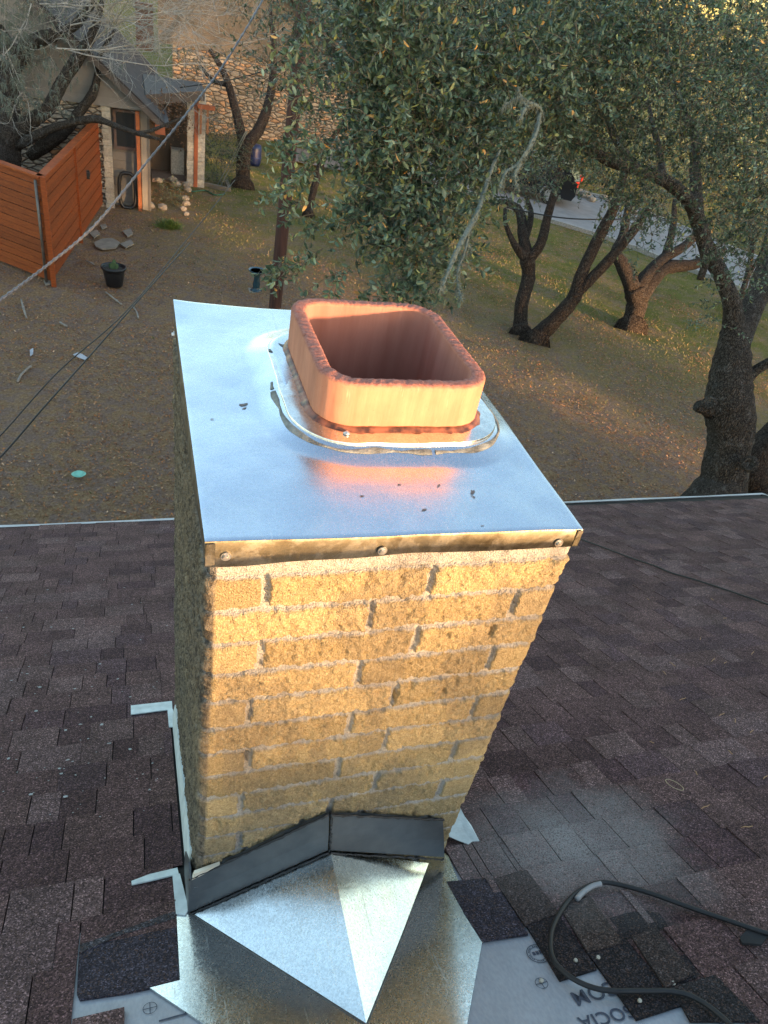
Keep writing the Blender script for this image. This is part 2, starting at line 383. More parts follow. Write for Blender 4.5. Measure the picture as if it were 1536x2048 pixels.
def joints(sid, r):
    A = (r % 2 == 0)
    rr = random.Random(int(sid*100+r)); j = lambda v: v+rr.uniform(-.008, .008)
    if sid == 0: return [-1, j(.086), j(.390), 9] if A else [-1, j(.298), j(.585), 9]
    if sid == 1: return [-1, j(.30), j(.61), 9] if A else [-1, j(.09), j(.40), j(.71), 9]
    if sid == 2: return [-1, j(.3), j(.6), 9]
    return [-1, j(.21), j(.52), j(.82), 9] if A else [-1, j(.3), j(.6), 9]
du = np.full(U.shape[:1]+zs.shape, 9.0); bid = np.zeros_like(du)
sidv = S[:, 4].astype(int); uv = S[:, 5]
for r in range(row.min(), row.max()+1):
    zi = np.where(row == r)[0]
    for sd_ in range(4):
        ui = np.where(sidv == sd_)[0]; J = joints(sd_, r); Ja = np.array(J[1:-1])
        d_ = np.abs(uv[ui][:, None]-Ja[None]).min(1)-.0046
        b_ = np.searchsorted(Ja, uv[ui])
        du[np.ix_(ui, zi)] = d_[:, None]; bid[np.ix_(ui, zi)] = (b_+r*7+sd_*131)[:, None]
dd = np.minimum(du, dz)+jit
t = np.clip(dd/.0042, 0, 1); sm = t*t*(3-2*t)
hdr = ((SID == 0) & (((ROW % 2 == 0) & (U < .085)) | ((ROW % 2 == 1) & (U > .585)))).astype(float)
br = np.array([((int(b)*7919+13) % 101)/101 for b in bid.ravel()]).reshape(bid.shape)
rough_ = fbm(U*95+SID*17+br*40, ZZ*95, 4, 21)*.0065+fbm(U*22+br*9, ZZ*22, 2, 31)*.006
rough_ = rough_ + np.clip(fbm(U*190+SID*3, ZZ*190, 2, 61), -.4, .3)*.0042 - np.clip(fbm(U*75+br*3, ZZ*75, 3, 66)-.28, 0, 1)*.016
rough_ = rough_*(1-.78*hdr); chip = np.clip(fbm(U*30+SID*7, ZZ*26, 3, 77)-.38, 0, 1)*.03
Hh = sm*(.0105+.0025*br+rough_*.88-chip*sm)+(1-sm)*(fbm(U*140, ZZ*140, 2, 9)*.0018-.0005)
cr_ = (ZZ > Z1)                                                      # mortar wash right below the cap
Hh = np.where(cr_, .006+fbm(U*50, ZZ*50, 4, 41)*.006, Hh); sm = np.where(cr_, .45+0*sm, sm)
holes = [(.09, -.62, 0), (.60, -.275, 0), (.652, -.985, 0)]
for hu, hz, hs in ((.0855, Z1-6.45*CH, 0), (.563, Z1-2.4*CH, 0), (.585, Z1-11.4*CH, 0), (.39, Z1-4.6*CH, 0)):
    m_ = (SID == hs) & (np.abs(U-hu) < .0045) & (np.abs(ZZ-hz) < .020); Hh = np.where(m_, -.012, Hh)
px_ = S[:, 0][:, None]+S[:, 2][:, None]*Hh; py_ = S[:, 1][:, None]+S[:, 3][:, None]*Hh
ZJ = ZZ+0*U+ (U-.33)*(-.006)*(SID == 0)*np.clip((ZZ+1.1)/-.2, -1, 1)*0
V = np.stack([px_, py_, ZJ], -1); nu, nz = V.shape[:2]
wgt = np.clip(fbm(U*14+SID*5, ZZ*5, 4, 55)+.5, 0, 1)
C_ = np.stack([sm, br+0*sm, np.where(SID == 3, .75+.25*wgt, np.where(SID == 1, .3, .35*wgt*(wgt > .55)))+0*sm], -1)  # third channel: grime, raised over the left face to paint in its shade
i_ = np.arange(nu)[:, None]; j_ = np.arange(nz-1)[None]; i2 = (i_+1) % nu
Fq = np.stack([i_*nz+j_, i_*nz+j_+1, i2*nz+j_+1, i2*nz+j_], -1).reshape(-1, 4)
def m_brick():
    n = NT('split_face_brick'); a = n.n('ShaderNodeSeparateColor'); n.l(n.attr(), a.inputs[0])
    g = n.noise(230, 4, .75); g2 = n.noise(24, 5, .65); 
    bc = n.ramp(g, [(.27, (.14, .100, .052)), (.40, (.34, .255, .135)), (.58, (.47, .365, .205)), (.72, (.66, .55, .37))])
    bc = n.mix(1.0, bc, n.ramp(g2, [(.3, .88), (.7, 1.10)]), 'MULTIPLY')
    bc = n.mix(1.0, bc, n.ramp(a.outputs[1], [(0, .80), (1, 1.14)]), 'MULTIPLY')
    mo = n.ramp(n.noise(220, 4, .7), [(.25, (.27, .255, .24)), (.5, (.43, .41, .39)), (.75, (.55, .53, .51))])
    c = n.mix(n.ramp(a.outputs[0], [(.45, 0), (.85, 1)]), mo, bc)
    pit = n.ramp(n.noise(150, 3, .8), [(.60, 0), (.68, 1)]); c = n.mix(n.math('MULTIPLY', pit, .55), c, (.10, .06, .025))
    # grime and black lichen; the grey also paints in the left face's shade
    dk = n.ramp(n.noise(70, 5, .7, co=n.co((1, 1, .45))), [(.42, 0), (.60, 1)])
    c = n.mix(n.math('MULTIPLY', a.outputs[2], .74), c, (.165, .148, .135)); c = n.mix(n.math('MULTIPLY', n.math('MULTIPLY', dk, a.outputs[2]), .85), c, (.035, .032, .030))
    h = n.math('ADD', n.noise(420, 4, .7), n.math('MULTIPLY', n.vor(300), .8)); n.bump(h, 1.0, .0042)
    return n.set(c, .92, 0, .2)
mesh('brick_shaft', V.reshape(-1, 3), Fq, m_brick(), chim, True, C_.reshape(-1, 3).astype(np.float32))
# ------------------------------------------------------------------ galvanized metal
def m_galv(name, base=(.62, .65, .69), r0=.20, r1=.36, spang=22, dirt=.35, dirtc=(.20, .18, .15), fine=1.0):
    n = NT(name); s_ = n.noise(spang*9, 4, .7); s2 = n.vor(spang*14, out='Color'); se = n.n('ShaderNodeSeparateColor'); n.l(s2, se.inputs[0])
    k = n.ramp(n.math('ADD', n.math('MULTIPLY', se.outputs[0], .5), n.math('MULTIPLY', s_, .5)), [(.25, 1-.20*fine), (.75, 1+.10*fine)])
    c = n.mix(1.0, base, k, 'MULTIPLY')
    d = n.ramp(n.noise(11, 6, .65), [(.52, 0), (.75, 1)]); c = n.mix(n.math('MULTIPLY', d, dirt), c, dirtc)
    ro = n.ramp(n.math('ADD', n.math('MULTIPLY', n.noise(7, 4), .6), n.math('MULTIPLY', se.outputs[1], .4)), [(.3, r0), (.7, r1)])
    ws = n.ramp(n.noise(3.2, 8, .75, dist=1.2), [(.46, 0), (.52, 1), (.60, 0)]); c = n.mix(n.math('MULTIPLY', ws, .16), c, (.85, .85, .82))
    scr = n.ramp(n.noise(9, 2, .5, co=n.co((14, .6, 1), (0, 0, .5))), [(.66, 0), (.70, 1)]); ro = n.math('ADD', ro, n.math('MULTIPLY', scr, .10))
    n.bump(n.math('ADD', n.math('ADD', n.noise(30, 3), n.math('MULTIPLY', n.noise(6, 2), 3.0)), n.math('MULTIPLY', n.noise(260, 2), .06)), .08, .002)
    m = n.set(c, ro, 1.0); return m
GA = m_galv('galvanized_cap_steel', (.60, .66, .76), .24, .32, 22, .10, fine=.30)
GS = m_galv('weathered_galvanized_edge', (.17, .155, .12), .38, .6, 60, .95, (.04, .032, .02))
GC = m_galv('galvanized_cricket_steel', (.74, .77, .77), .17, .30, 22, .25, (.24, .19, .14))
fx0, fx1, fy0, fy1, fr = .238, .598, .292, .712, .078
def rrd(x, y, x0, x1, y0, y1, r):                                    # signed distance to rounded rectangle
    cx, cy = (x0+x1)/2, (y0+y1)/2; qx = np.abs(x-cx)-(x1-x0)/2+r; qy = np.abs(y-cy)-(y1-y0)/2+r
    return np.hypot(np.maximum(qx, 0), np.maximum(qy, 0))+np.minimum(np.maximum(qx, qy), 0)-r
nx_, ny_ = 150, 190; gx = np.linspace(0, W, nx_); gy = np.linspace(0, D, ny_); XX, YY = np.meshgrid(gx, gy, indexing='ij')
d = rrd(XX, YY, fx0, fx1, fy0, fy1, fr)
lift = .021*np.clip(1-(d-.035)/.062, 0, 1)**1.4+.004*np.clip(1-d/.16, 0, 1)
ZC = lift + .0030*fbm(XX*5, YY*5, 3, 8) - .012*(XX/W)*(1-YY/D) + .012*np.clip(1-XX/.25, 0, 1)**2*np.clip((YY-D+.25)/.25, 0, 1)**2
edge = np.minimum(np.minimum(XX, W-XX), np.minimum(YY, D-YY)); ZC = np.where(edge < .004, ZC-.001, ZC)
V = np.stack([XX, YY, ZC], -1).reshape(-1, 3); Fq = gridf(nx_, ny_)
dc = d.reshape(-1)[Fq].max(1); Fq = Fq[dc > -.012]
cap = mesh('metal_cap', V, Fq, GA, chim, True)
def capz(x, y): 
    u = min(max(x/W*(nx_-1), 0), nx_-1.001); v = min(max(y/D*(ny_-1), 0), ny_-1.001); i = int(u); j = int(v); u -= i; v -= j
    return (ZC[i, j]*(1-u)+ZC[i+1, j]*u)*(1-v)+(ZC[i, j+1]*(1-u)+ZC[i+1, j+1]*u)*v
mb = MB()
def skirt(p, q, nrm, h0, h1, n=40, sd=1):
    V = []; 
    for i in range(n+1):
        t = i/n; x = p[0]+(q[0]-p[0])*t; y = p[1]+(q[1]-p[1])*t; z = capz(x, y)
        hh = h0+(h1-h0)*t+.0015*math.sin(t*9+sd)+.001*math.sin(t*23); wob = .0022*math.sin(t*7+sd)+.0012*math.sin(t*19)
        for zz, of in ((z-.0005, 0.0), (z-.004, .0015), (z-hh*.6, .0012+wob), (z-hh, .0018+wob), (z-hh, -.001+wob)):
            V.append((x+nrm[0]*of, y+nrm[1]*of, zz))
    Fc = [(i*5+j, i*5+j+1, (i+1)*5+j+1, (i+1)*5+j) for i in range(n) for j in range(4)]
    mb.add(V, Fc)
skirt((0, 0), (W, 0), (0, -1), .049, .040); skirt((W, 0), (W, D), (1, 0), .040, .045, sd=2); skirt((W, D), (0, D), (0, 1), .045, .045, sd=3); skirt((0, D), (0, 0), (-1, 0), .045, .049, sd=4)
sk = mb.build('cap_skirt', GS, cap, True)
mb = MB()                                                            # folded corner tabs
mb.prism([(.001, -.0048, -.003), (.016, -.0044, -.003), (.016, -.0044, -.047), (.001, -.0048, -.048)], (0, .0012, 0)); mb.build('corner_fold', GS, cap); mb = MB()
mb.prism([(W-.012, -.0046, -.013), (W-.001, -.0046, -.013), (W-.002, -.0046, -.050), (W-.013, -.0046, -.049)], (0, .0012, 0))
mb.build('corner_fold', GS, cap)
sc = plain('screw_zinc', (.55, .53, .50), .35, .9, .15, 80)
for x, y, nx__, ny__ in ((.033, -.004, 0, -1), (.297, -.004, 0, -1), (.645, -.004, 0, -1), (-.004, .80, -1, 0)):
    m_ = MB(); zc = capz(max(x, 0), max(y, 0))-.028
    ax = np.array([nx__, ny__, 0.0]); p = np.array([x, y, zc])
    def disc(r0, d0, d1, k): m_.tube([p+ax*d0, p+ax*d1], r0, k)
    disc(.0085, 0, .0022, 18); disc(.0052, .0022, .0062, 6); disc(.0028, .0062, .0068, 10); m_.build('hex_screw', sc, cap)
# ------------------------------------------------------------------ clay flue
def ringpts(x0, x1, y0, y1, r, n=14, st=10):
    P = []
    for cx, cy, a0 in ((x1-r, y0+r, -math.pi/2), (x1-r, y1-r, 0), (x0+r, y1-r, math.pi/2), (x0+r, y0+r, math.pi)):
        for i in range(n+1):
            a = a0+math.pi/2*i/n; P.append((cx+r*math.cos(a), cy+r*math.sin(a), math.cos(a), math.sin(a)))
    out = []                                                        # resample evenly
    P = np.array(P); Q = np.vstack([P, P[:1]]); L_ = np.r_[0, np.cumsum(np.hypot(*np.diff(Q[:, :2], axis=0).T))]
    t = np.linspace(0, L_[-1], 361)[:-1]; R_ = np.stack([np.interp(t, L_, Q[:, k_]) for k_ in range(4)], -1)
    nn = np.hypot(R_[:, 2], R_[:, 3])[:, None]; R_[:, 2:] /= nn; return R_
wt = .030; ft = .122
O = ringpts(fx0, fx1, fy0, fy1, fr); I = O.copy(); I[:, :2] -= I[:, 2:]*wt
I = ringpts(fx0+wt, fx1-wt, fy0+wt, fy1-wt, fr-wt*.75)
Ci = np.argmin(((O[:, None, :2]-I[None, :, :2])**2).sum(-1), 1)
sh_ = int(np.round(np.median([(Ci[k_]-k_+180) % 360-180 for k_ in range(360)]))); I = np.roll(I, -sh_, axis=0)
th = np.arange(360)/360*60; rimz = ft+.0014*fbm(th*1.7, th*0+1, 4, 4)+.0012*fbm(th*9, th*0+2, 3, 14)
chip = np.clip(fbm(th*2.3, th*0+5, 3, 24)-.25, 0, 1)
prof = []                                                           # rows of (points, colour)
zo = [-.03, .0, .012, .03, .06, .09, .108]
rows = []; cols = []
cl = lambda v: np.tile(np.array(v), (360, 1))
for z in zo:
    off = .0006*fbm(th*2, th*0+z*50, 3, 6)
    rows.append(np.c_[O[:, 0]+O[:, 2]*off, O[:, 1]+O[:, 3]*off, np.full(360, z)]); cols.append(cl((0, 0, 0)))
rows.append(np.c_[O[:, 0], O[:, 1], rimz-.006]); cols.append(cl((.15, 0, 0)))
rows.append(np.c_[O[:, 0]-O[:, 2]*(.0018+.012*chip), O[:, 1]-O[:, 3]*(.0018+.012*chip), rimz-.001-.006*chip]); cols.append(cl((1, 0, 0)))
for t_ in (.2, .4, .6, .8):
    zz = rimz+.0018*fbm(th*8, th*0+t_*9, 3, 34)+.0008; xy = O[:, :2]*(1-t_)+I[:, :2]*t_; rows.append(np.c_[xy, zz]); cols.append(cl((1, 0, 0)))
chi = np.clip(fbm(th*3.1, th*0+9, 3, 64)-.2, 0, 1)
rows.append(np.c_[I[:, 0]+O[:, 2]*(.001+.010*chi), I[:, 1]+O[:, 3]*(.001+.010*chi), rimz-.001-.004*chi]); cols.append(cl((1, 0, 0)))
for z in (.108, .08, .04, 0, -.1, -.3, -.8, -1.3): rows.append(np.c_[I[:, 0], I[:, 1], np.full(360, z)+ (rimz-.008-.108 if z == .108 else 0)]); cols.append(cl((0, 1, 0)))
V = np.stack(rows, 1); nr_ = V.shape[1]; Cc = np.stack(cols, 1)
i_ = np.arange(360)[:, None]; j_ = np.arange(nr_-1)[None]; i2 = (i_+1) % 360
Fq = np.stack([i_*nr_+j_, i2*nr_+j_, i2*nr_+j_+1, i_*nr_+j_+1], -1).reshape(-1, 4)
def m_clay():
    n = NT('terracotta_clay'); a = n.n('ShaderNodeSeparateColor'); n.l(n.attr(), a.inputs[0])
    st = n.noise(38, 4, .6, co=n.co((1, 1, .07))); g = n.noise(14, 4)
    c = n.ramp(st, [(.3, (.40, .165, .10)), (.7, (.50, .225, .14))])
    c = n.mix(1.0, c, n.ramp(g, [(.3, .86), (.7, 1.1)]), 'MULTIPLY')
    c = n.mix(n.ramp(n.noise(120, 3, co=n.co((1, 1, .12))), [(.66, 0), (.74, .5)]), c, (.58, .38, .26))
    rim = n.ramp(n.noise(130, 5, .7), [(.26, (.15, .055, .042)), (.48, (.32, .125, .095)), (.72, (.42, .19, .15))])
    c = n.mix(a.outputs[0], c, rim)
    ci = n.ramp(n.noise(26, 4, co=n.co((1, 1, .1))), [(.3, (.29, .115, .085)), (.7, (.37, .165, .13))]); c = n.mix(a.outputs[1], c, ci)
    sp = n.ramp(n.vor(95), [(.04, 1), (.09, 0)]); c = n.mix(n.math('MULTIPLY', sp, .5), c, (.14, .06, .04))
    n.bump(n.math('ADD', n.noise(70, 4, co=n.co((1, 1, .25))), n.math('MULTIPLY', n.math('MULTIPLY', n.noise(190, 4, .7), a.outputs[0]), 1.8)), .5, .0025)
    return n.set(c, .8, 0, .3)
mesh('clay_flue', V.reshape(-1, 3), Fq, m_clay(), chim, True, Cc.reshape(-1, 3).astype(np.float32))
# sealant bead and raised collar
P1 = ringpts(fx0-.003, fx1+.003, fy0-.003, fy1+.003, fr+.003); rr_ = []
for of, z in ((-.006, .031), (-.001, .0315), (.004, .028), (.009, .0235), (.013, .0225)):
    o_ = of+.0016*fbm(th*1.2, th*0+of*9, 3, 70); rr_.append(np.c_[P1[:, 0]+P1[:, 2]*o_, P1[:, 1]+P1[:, 3]*o_, z+.0012*fbm(th*1.5, th*0+of*7, 3, 71)])
V = np.stack(rr_, 1); k5 = 5; Fq = np.array([[i*k5+j+1, ((i+1) % 360)*k5+j+1, ((i+1) % 360)*k5+j, i*k5+j] for i in range(360) for j in range(4)])
n = NT('red_sealant'); c = n.ramp(n.noise(40, 4), [(.35, (.05, .022, .015)), (.6, (.24, .085, .045))]); n.bump(n.noise(60, 3), .2, .002)
mesh('sealant_bead', V.reshape(-1, 3), Fq, n.set(c, .38), chim, True)
def collar_w(P):                                                     # width of the flange, pinched at corners
    return .042+.006*fbm(np.arange(360)/30., np.zeros(360)+3, 2, 90)
cw = collar_w(P1); rr_ = []
for f_, z in ((-.3, .0215), (.25, .0213), (.6, .0205), (1.0, .0193)): rr_.append(np.c_[P1[:, 0]+P1[:, 2]*cw*f_, P1[:, 1]+P1[:, 3]*cw*f_, z+.002+.0012*fbm(th*1.2, th*0+f_*3, 2, 91)])
rr_.append(rr_[-1]+np.c_[P1[:, 2]*.0012, P1[:, 3]*.0012, np.full(360, -.002)]); rr_.append(rr_[-1]+np.array([0, 0, -.010]))
rr_.append(rr_[-1]+np.c_[P1[:, 2]*.010, P1[:, 3]*.010, np.full(360, -.003)])
V = np.stack(rr_, 1); k5 = 7; Fq = np.array([[i*k5+j+1, ((i+1) % 360)*k5+j+1, ((i+1) % 360)*k5+j, i*k5+j] for i in range(360) for j in range(6)])
cob = mesh('flue_collar', V.reshape(-1, 3), Fq, m_galv('galvanized_collar_steel', (.72, .72, .72), .16, .26, 26, .08), chim, False)
es = cob.modifiers.new('edge', 'EDGE_SPLIT'); es.split_angle = math.radians(40); cob.data.polygons.foreach_set('use_smooth', np.ones(len(cob.data.polygons), dtype=bool))
# smeared sealer along the collar fold
mb = MB()
rs = random.Random(5)
def smear(i0, i1, of, wd):
    run = []
    for i in range(i0, i1+1):
        cut = i == i1 or rs.random() < .015
        if not cut:
            p = P1[i % 360]; o_ = of+cw[i % 360]+.0012*math.sin(i*.13)+.0004*math.sin(i*.71); w_ = wd*(.75+.35*math.sin(i*.23+of*400)+.04*rs.random())
            row_ = []
            for q_, h_ in ((-1, .0004), (-.3, .0022), (.4, .0018), (1, .0004)):
                oo = o_+w_*q_; x = p[0]+p[2]*oo; y = p[1]+p[3]*oo; row_.append((x, y, capz(x, y)+h_*(.9+.35*math.sin(i*.17+q_)+.05*rs.random())))
            run.append(row_)
        if cut and len(run) > 1:
            V = [v for r_ in run for v in r_]; mb.add(V, [(a*4+j, a*4+j+1, (a+1)*4+j+1, (a+1)*4+j) for a in range(len(run)-1) for j in range(3)])
        if cut: run = []
smear(245, 425, .0118, .0062)
mb.build('sealer_smear', plain('grey_sealer', (.17, .175, .165), .62, .25, .6, 40, .6), chim, True)
m_ = MB(); p = np.array([.292, .276, .0250]); m_.lathe([(.0075, 0), (.0070, .0016), (.0035, .0035), (.0025, .0052), (.0005, .0056)], p, 14); m_.build('pop_rivet', sc, chim, True)
# glue drips lying on the cap
TAR = plain('tar_spot', (.10, .10, .11), .5, 0, .4, 200)
for px, py, s_, a_ in ((486, 805, .010, .3), (490, 812, .006, .5), (948, 975, .009, 1.2), (950, 984, .006, 2.0), (850, 1012, .006, .2), (968, 1042, .003, 0), (425, 835, .004, .1), (565, 708, .012, 2.2), (541, 717, .010, 1.9), (880, 962, .006, .9), (725, 985, .005, 0), (800, 962, .004, 0)):
    r = ray(px, py); tt = (.004-CAM[2])/r[2]; p = CAM+r*tt; z = capz(p[0], p[1])+.0012; k_ = 9; V = []
    for i in range(k_):
        t_ = 2*math.pi*i/k_; q_ = s_*(.5+rs.random()); x = math.cos(t_)*q_; y = math.sin(t_)*q_*.4; V.append((p[0]+x*math.cos(a_)-y*math.sin(a_), p[1]+x*math.sin(a_)+y*math.cos(a_), z))
    m_ = MB(); m_.add(V, [tuple(range(k_))]); m_.build('tar_spot', TAR, cap)
# ------------------------------------------------------------------ cricket and counter-flashing
cr = bpy.data.objects.new('cricket', None); col.objects.link(cr); cr.parent = chim; cr.matrix_parent_inverse = Matrix.Translation(chim.location).inverted(); cr.location = (.33, -.2, -1.1)
def sheet(name, A, B, Cc, mat, par, n=26, bow=.004, seed=1, ang=None):
    A, B, Cc = map(lambda v: np.array(v, float), (A, B, Cc)); N = np.cross(B-A, Cc-A); N /= np.linalg.norm(N)
    if N[2] < 0: N = -N
    V = []; idx = {}; 
    for i in range(n+1):
        for j in range(n+1-i):
            u, v = i/n, j/n; w_ = 1-u-v; b_ = 27*u*v*w_
            wob = .0016*float(fbm(np.array([u*4+seed]), np.array([v*4]), 2, seed)[0])
            idx[i, j] = len(V); V.append(A*w_+B*u+Cc*v+N*(bow*b_+wob*min(1, 20*u*v*w_)))
    Fc = []
    for i in range(n):
        for j in range(n-i):
            Fc.append((idx[i, j], idx[i+1, j], idx[i, j+1]))
            if i+j < n-1: Fc.append((idx[i+1, j], idx[i+1, j+1], idx[i, j+1]))
    return mesh(name, V, Fc, mat, par, True)
L0 = rz(-.016, -.030, .006); R0 = np.array([.3216, -.030, -.9985]); RR = RP(858, 1722, .009); RR[1] = min(RR[1], -.026); T_ = RP(733, 2056, .008)
sheet('cricket_face', L0, R0, T_, GC, cr, bow=-.003, seed=2); sheet('cricket_face', R0, RR, T_, GC, cr, bow=-.002, seed=5)
# roof pan beneath, with a hem
pan = [(-.046, -.034), (-.048, -.211), (-.112, -.213), (-.014, -.316), (.215, -.60), (.42, -.60), (.525, -.461), (.653, -.289), (.672, -.16), (.692, -.02), (.675, .03), (.0, .0)]
from mathutils.geometry import tessellate_polygon
gx = np.linspace(-.12, .72, 120); gy = np.linspace(-.62, .04, 100); XX, YY = np.meshgrid(gx, gy, indexing='ij')
def inpoly(x, y, P):
    r_ = np.zeros(x.shape, bool); n_ = len(P)
    for i in range(n_):
        (xa, ya), (xb, yb) = P[i], P[(i+1) % n_]
        c_ = ((ya > y) != (yb > y)) & (x < (xb-xa)*(y-ya)/(yb-ya+1e-12)+xa); r_ ^= c_
    return r_
mb = MB(); mb.add([rz(x, y, .0065) for x, y in pan], [tuple(range(len(pan)))[::-1]])
mb.add([rz(x, y, .0065) for x, y in pan]+[rz(x, y, .001) for x, y in pan], [(i, (i+1) % 12, 12+(i+1) % 12, 12+i) for i in range(12)])
mb.build('roof_pan', GC, cr)
mb = MB(); mb.tube([L0*(1-t)+T_*t for t in np.linspace(0, 1, 14)], [.0022]*14, 6); mb.tube([RR*(1-t)+T_*t for t in np.linspace(0, 1, 14)], [.0022]*14, 6)
mb.build('folded_seam', plain('seam_dark', (.10, .10, .10), .4, .7, .4, 90), cr)
CF = NT('dark_counter_flashing'); c = CF.ramp(CF.noise(24, 5), [(.3, (.070, .078, .086)), (.7, (.105, .112, .118))]); CF.bump(CF.noise(60, 3), .2, .002); CF = CF.set(c, .42, .35)
def band(pts_lo, pts_hi, name):
    V = []; n_ = len(pts_lo)
    for a, b in zip(pts_lo, pts_hi):
        a = np.array(a); b = np.array(b); V += [a, a*.5+b*.5+np.array([0, -.003, 0]), b, b+np.array([0, .008, 0]), a+np.array([0, .006, 0])]
    Fc = [(i*5+j, (i+1)*5+j, (i+1)*5+(j+1) % 5, i*5+(j+1) % 5) for i in range(n_-1) for j in range(5)] + [(0, 1, 2, 3, 4), tuple((n_-1)*5+j for j in (4, 3, 2, 1, 0))]
    return mesh(name, V, Fc, CF, chim)
ts = np.linspace(0, 1, 30); A0 = np.array([-.018, -.032, -1.180]); A1 = np.array([.314, -.034, -.990]); B0 = np.array([-.014, -.010, -1.052]); B1 = np.array([.306, -.012, -.858])
band([A0*(1-t)+A1*t for t in ts], [B0*(1-t)+B1*t+np.array([0, 0, .003*math.sin(t*11)+.002*math.sin(t*31)]) for t in ts], 'counter_flashing')
A0 = np.array([.3225, -.034, -.993]); A1 = np.array([.664, -.034, -1.150]); B0 = np.array([.312, -.012, -.868]); B1 = np.array([.632, -.010, -.992])
band([A0*(1-t)+A1*t for t in ts], [B0*(1-t)+B1*t+np.array([0, 0, .004*math.sin(t*5)]) for t in ts], 'counter_flashing')
mb = MB()                                                            # black sealant lines
def wob(A, B, n, r, a=.0015): return [np.array(A)*(1-t)+np.array(B)*t+np.array([rs.uniform(-a, a), 0, rs.uniform(-a, a)*2]) for t in np.linspace(0, 1, n)]
for A, B, r in (((-.016, -.014, -1.051), (.306, -.016, -.853), .0035), ((.308, -.016, -.857), (.634, -.013, -.986), .0035), ((.311, -.016, -.865), (.319, -.037, -.995), .003), ((-.016, -.036, -1.181), (.316, -.038, -.995), .0030), ((.32, -.038, -.998), (.664, -.036, -1.160), .0028)):
    P = wob(A, B, 40, r); mb.tube(P, [r*rs.uniform(.5, 1.5) for _ in P], 6)
mb.build('sealant_line', plain('black_sealant', (.016, .016, .018), .45, 0, .3, 60, .3), chim, True)
# left side: step flashing strip, pale upper, dark lower
mb = MB(); V = []; n_ = 36
for i in range(n_):
    y = -.02+.88*i/(n_-1); zb = RC-RM*y; hh = .105+.014*math.floor((y*7) % 2)+.006*math.sin(y*37); x_ = -.004
    V += [(x_-.010, y, zb-.01), (x_-.008, y, zb+hh*.5), (x_, y, zb+hh), (x_+.012, y, zb+hh)]
mb.add(V, [(i*4+j, (i+1)*4+j, (i+1)*4+j+1, i*4+j+1) for i in range(n_-1) for j in range(3)]); mb.build('side_flashing', mp_, chim)
mb = MB(); mb.prism([(-.020, -.034, -1.205), (-.020, .10, -1.26), (-.018, .10, -1.13), (-.015, .02, -1.03), (-.014, -.016, -1.045)], (.004, 0, 0)); mb.build('side_flashing', CF, chim)
mb = MB(); mb.prism([(-.010, -.0150, -1.052), (.040, -.0150, -1.018), (.055, -.0150, -1.000), (-.004, -.0150, -1.022)], (0, .008, 0)); mb.build('sealant_patch', plain('cream_sealant', (.62, .57, .47), .6), chim)
# ================================================================== ground, road
def m_ground():
    n = NT('dry_lawn'); a = n.n('ShaderNodeSeparateColor'); n.l(n.attr(), a.inputs[0])
    f = n.noise(26, 6, .7); p = n.noise(1.1, 5, .6); q_ = n.noise(5.5, 5, .65)
    dirt = n.ramp(f, [(.3, (.16, .105, .080)), (.5, (.26, .175, .135)), (.7, (.36, .25, .195))])
    straw = n.ramp(f, [(.3, (.19, .115, .062)), (.5, (.32, .20, .11)), (.72, (.46, .31, .18))])
    gras = n.ramp(f, [(.3, (.075, .085, .018)), (.5, (.14, .145, .036)), (.7, (.22, .21, .06))])
    c = n.mix(n.ramp(q_, [(.43, 0), (.57, 1)]), dirt, straw)
    gm = n.math('MULTIPLY', a.outputs[0], n.ramp(n.math('ADD', n.math('MULTIPLY', p, .6), n.math('MULTIPLY', q_, .4)), [(.36, .15), (.56, 1)]))
    c = n.mix(gm, c, gras); n.bump(n.math('ADD', n.noise(14, 6, .7), n.noise(60, 3, .7)), .9, .05); return n.set(c, 1.0, 0, .1)
ex = np.concatenate([np.linspace(-90, -14, 20)[:-1], np.linspace(-14, 28, 190), np.linspace(28, 130, 24)[1:]])
ey = np.concatenate([np.linspace(-45, 2, 14)[:-1], np.linspace(2, 36, 170), np.linspace(36, 190, 26)[1:]])
XX, YY = np.meshgrid(ex, ey, indexing='ij')
def groundz(x, y): 
    x = np.asarray(x, float); y = np.asarray(y, float)
    return GZ + .05*fbm(x*.6+9, y*.6+5, 3, 12) + .012*np.clip(np.hypot(x-10, y-20)-45, 0, 200)*np.clip((np.hypot(x-10, y-20)-45)/60, 0, 1)
ZZ = groundz(XX, YY)+.012*fbm(XX*3, YY*3, 3, 14)
green = np.clip(.02+.95*np.clip((XX*.75+YY*.62-11.5)/7, 0, 1)+.25*np.clip((YY-14.5)/3, 0, 1)*np.clip((XX+1.0)/2, 0, 1), 0, 1)
green *= np.clip(1-np.clip(2-YY+9, 0, 6)/6, .15, 1)
gnd = mesh('ground', np.stack([XX, YY, ZZ], -1).reshape(-1, 3), gridf(len(ex), len(ey)), m_ground(), None, True, np.stack([green, green*0, green*0], -1).reshape(-1, 3).astype(np.float32)); struct(gnd)
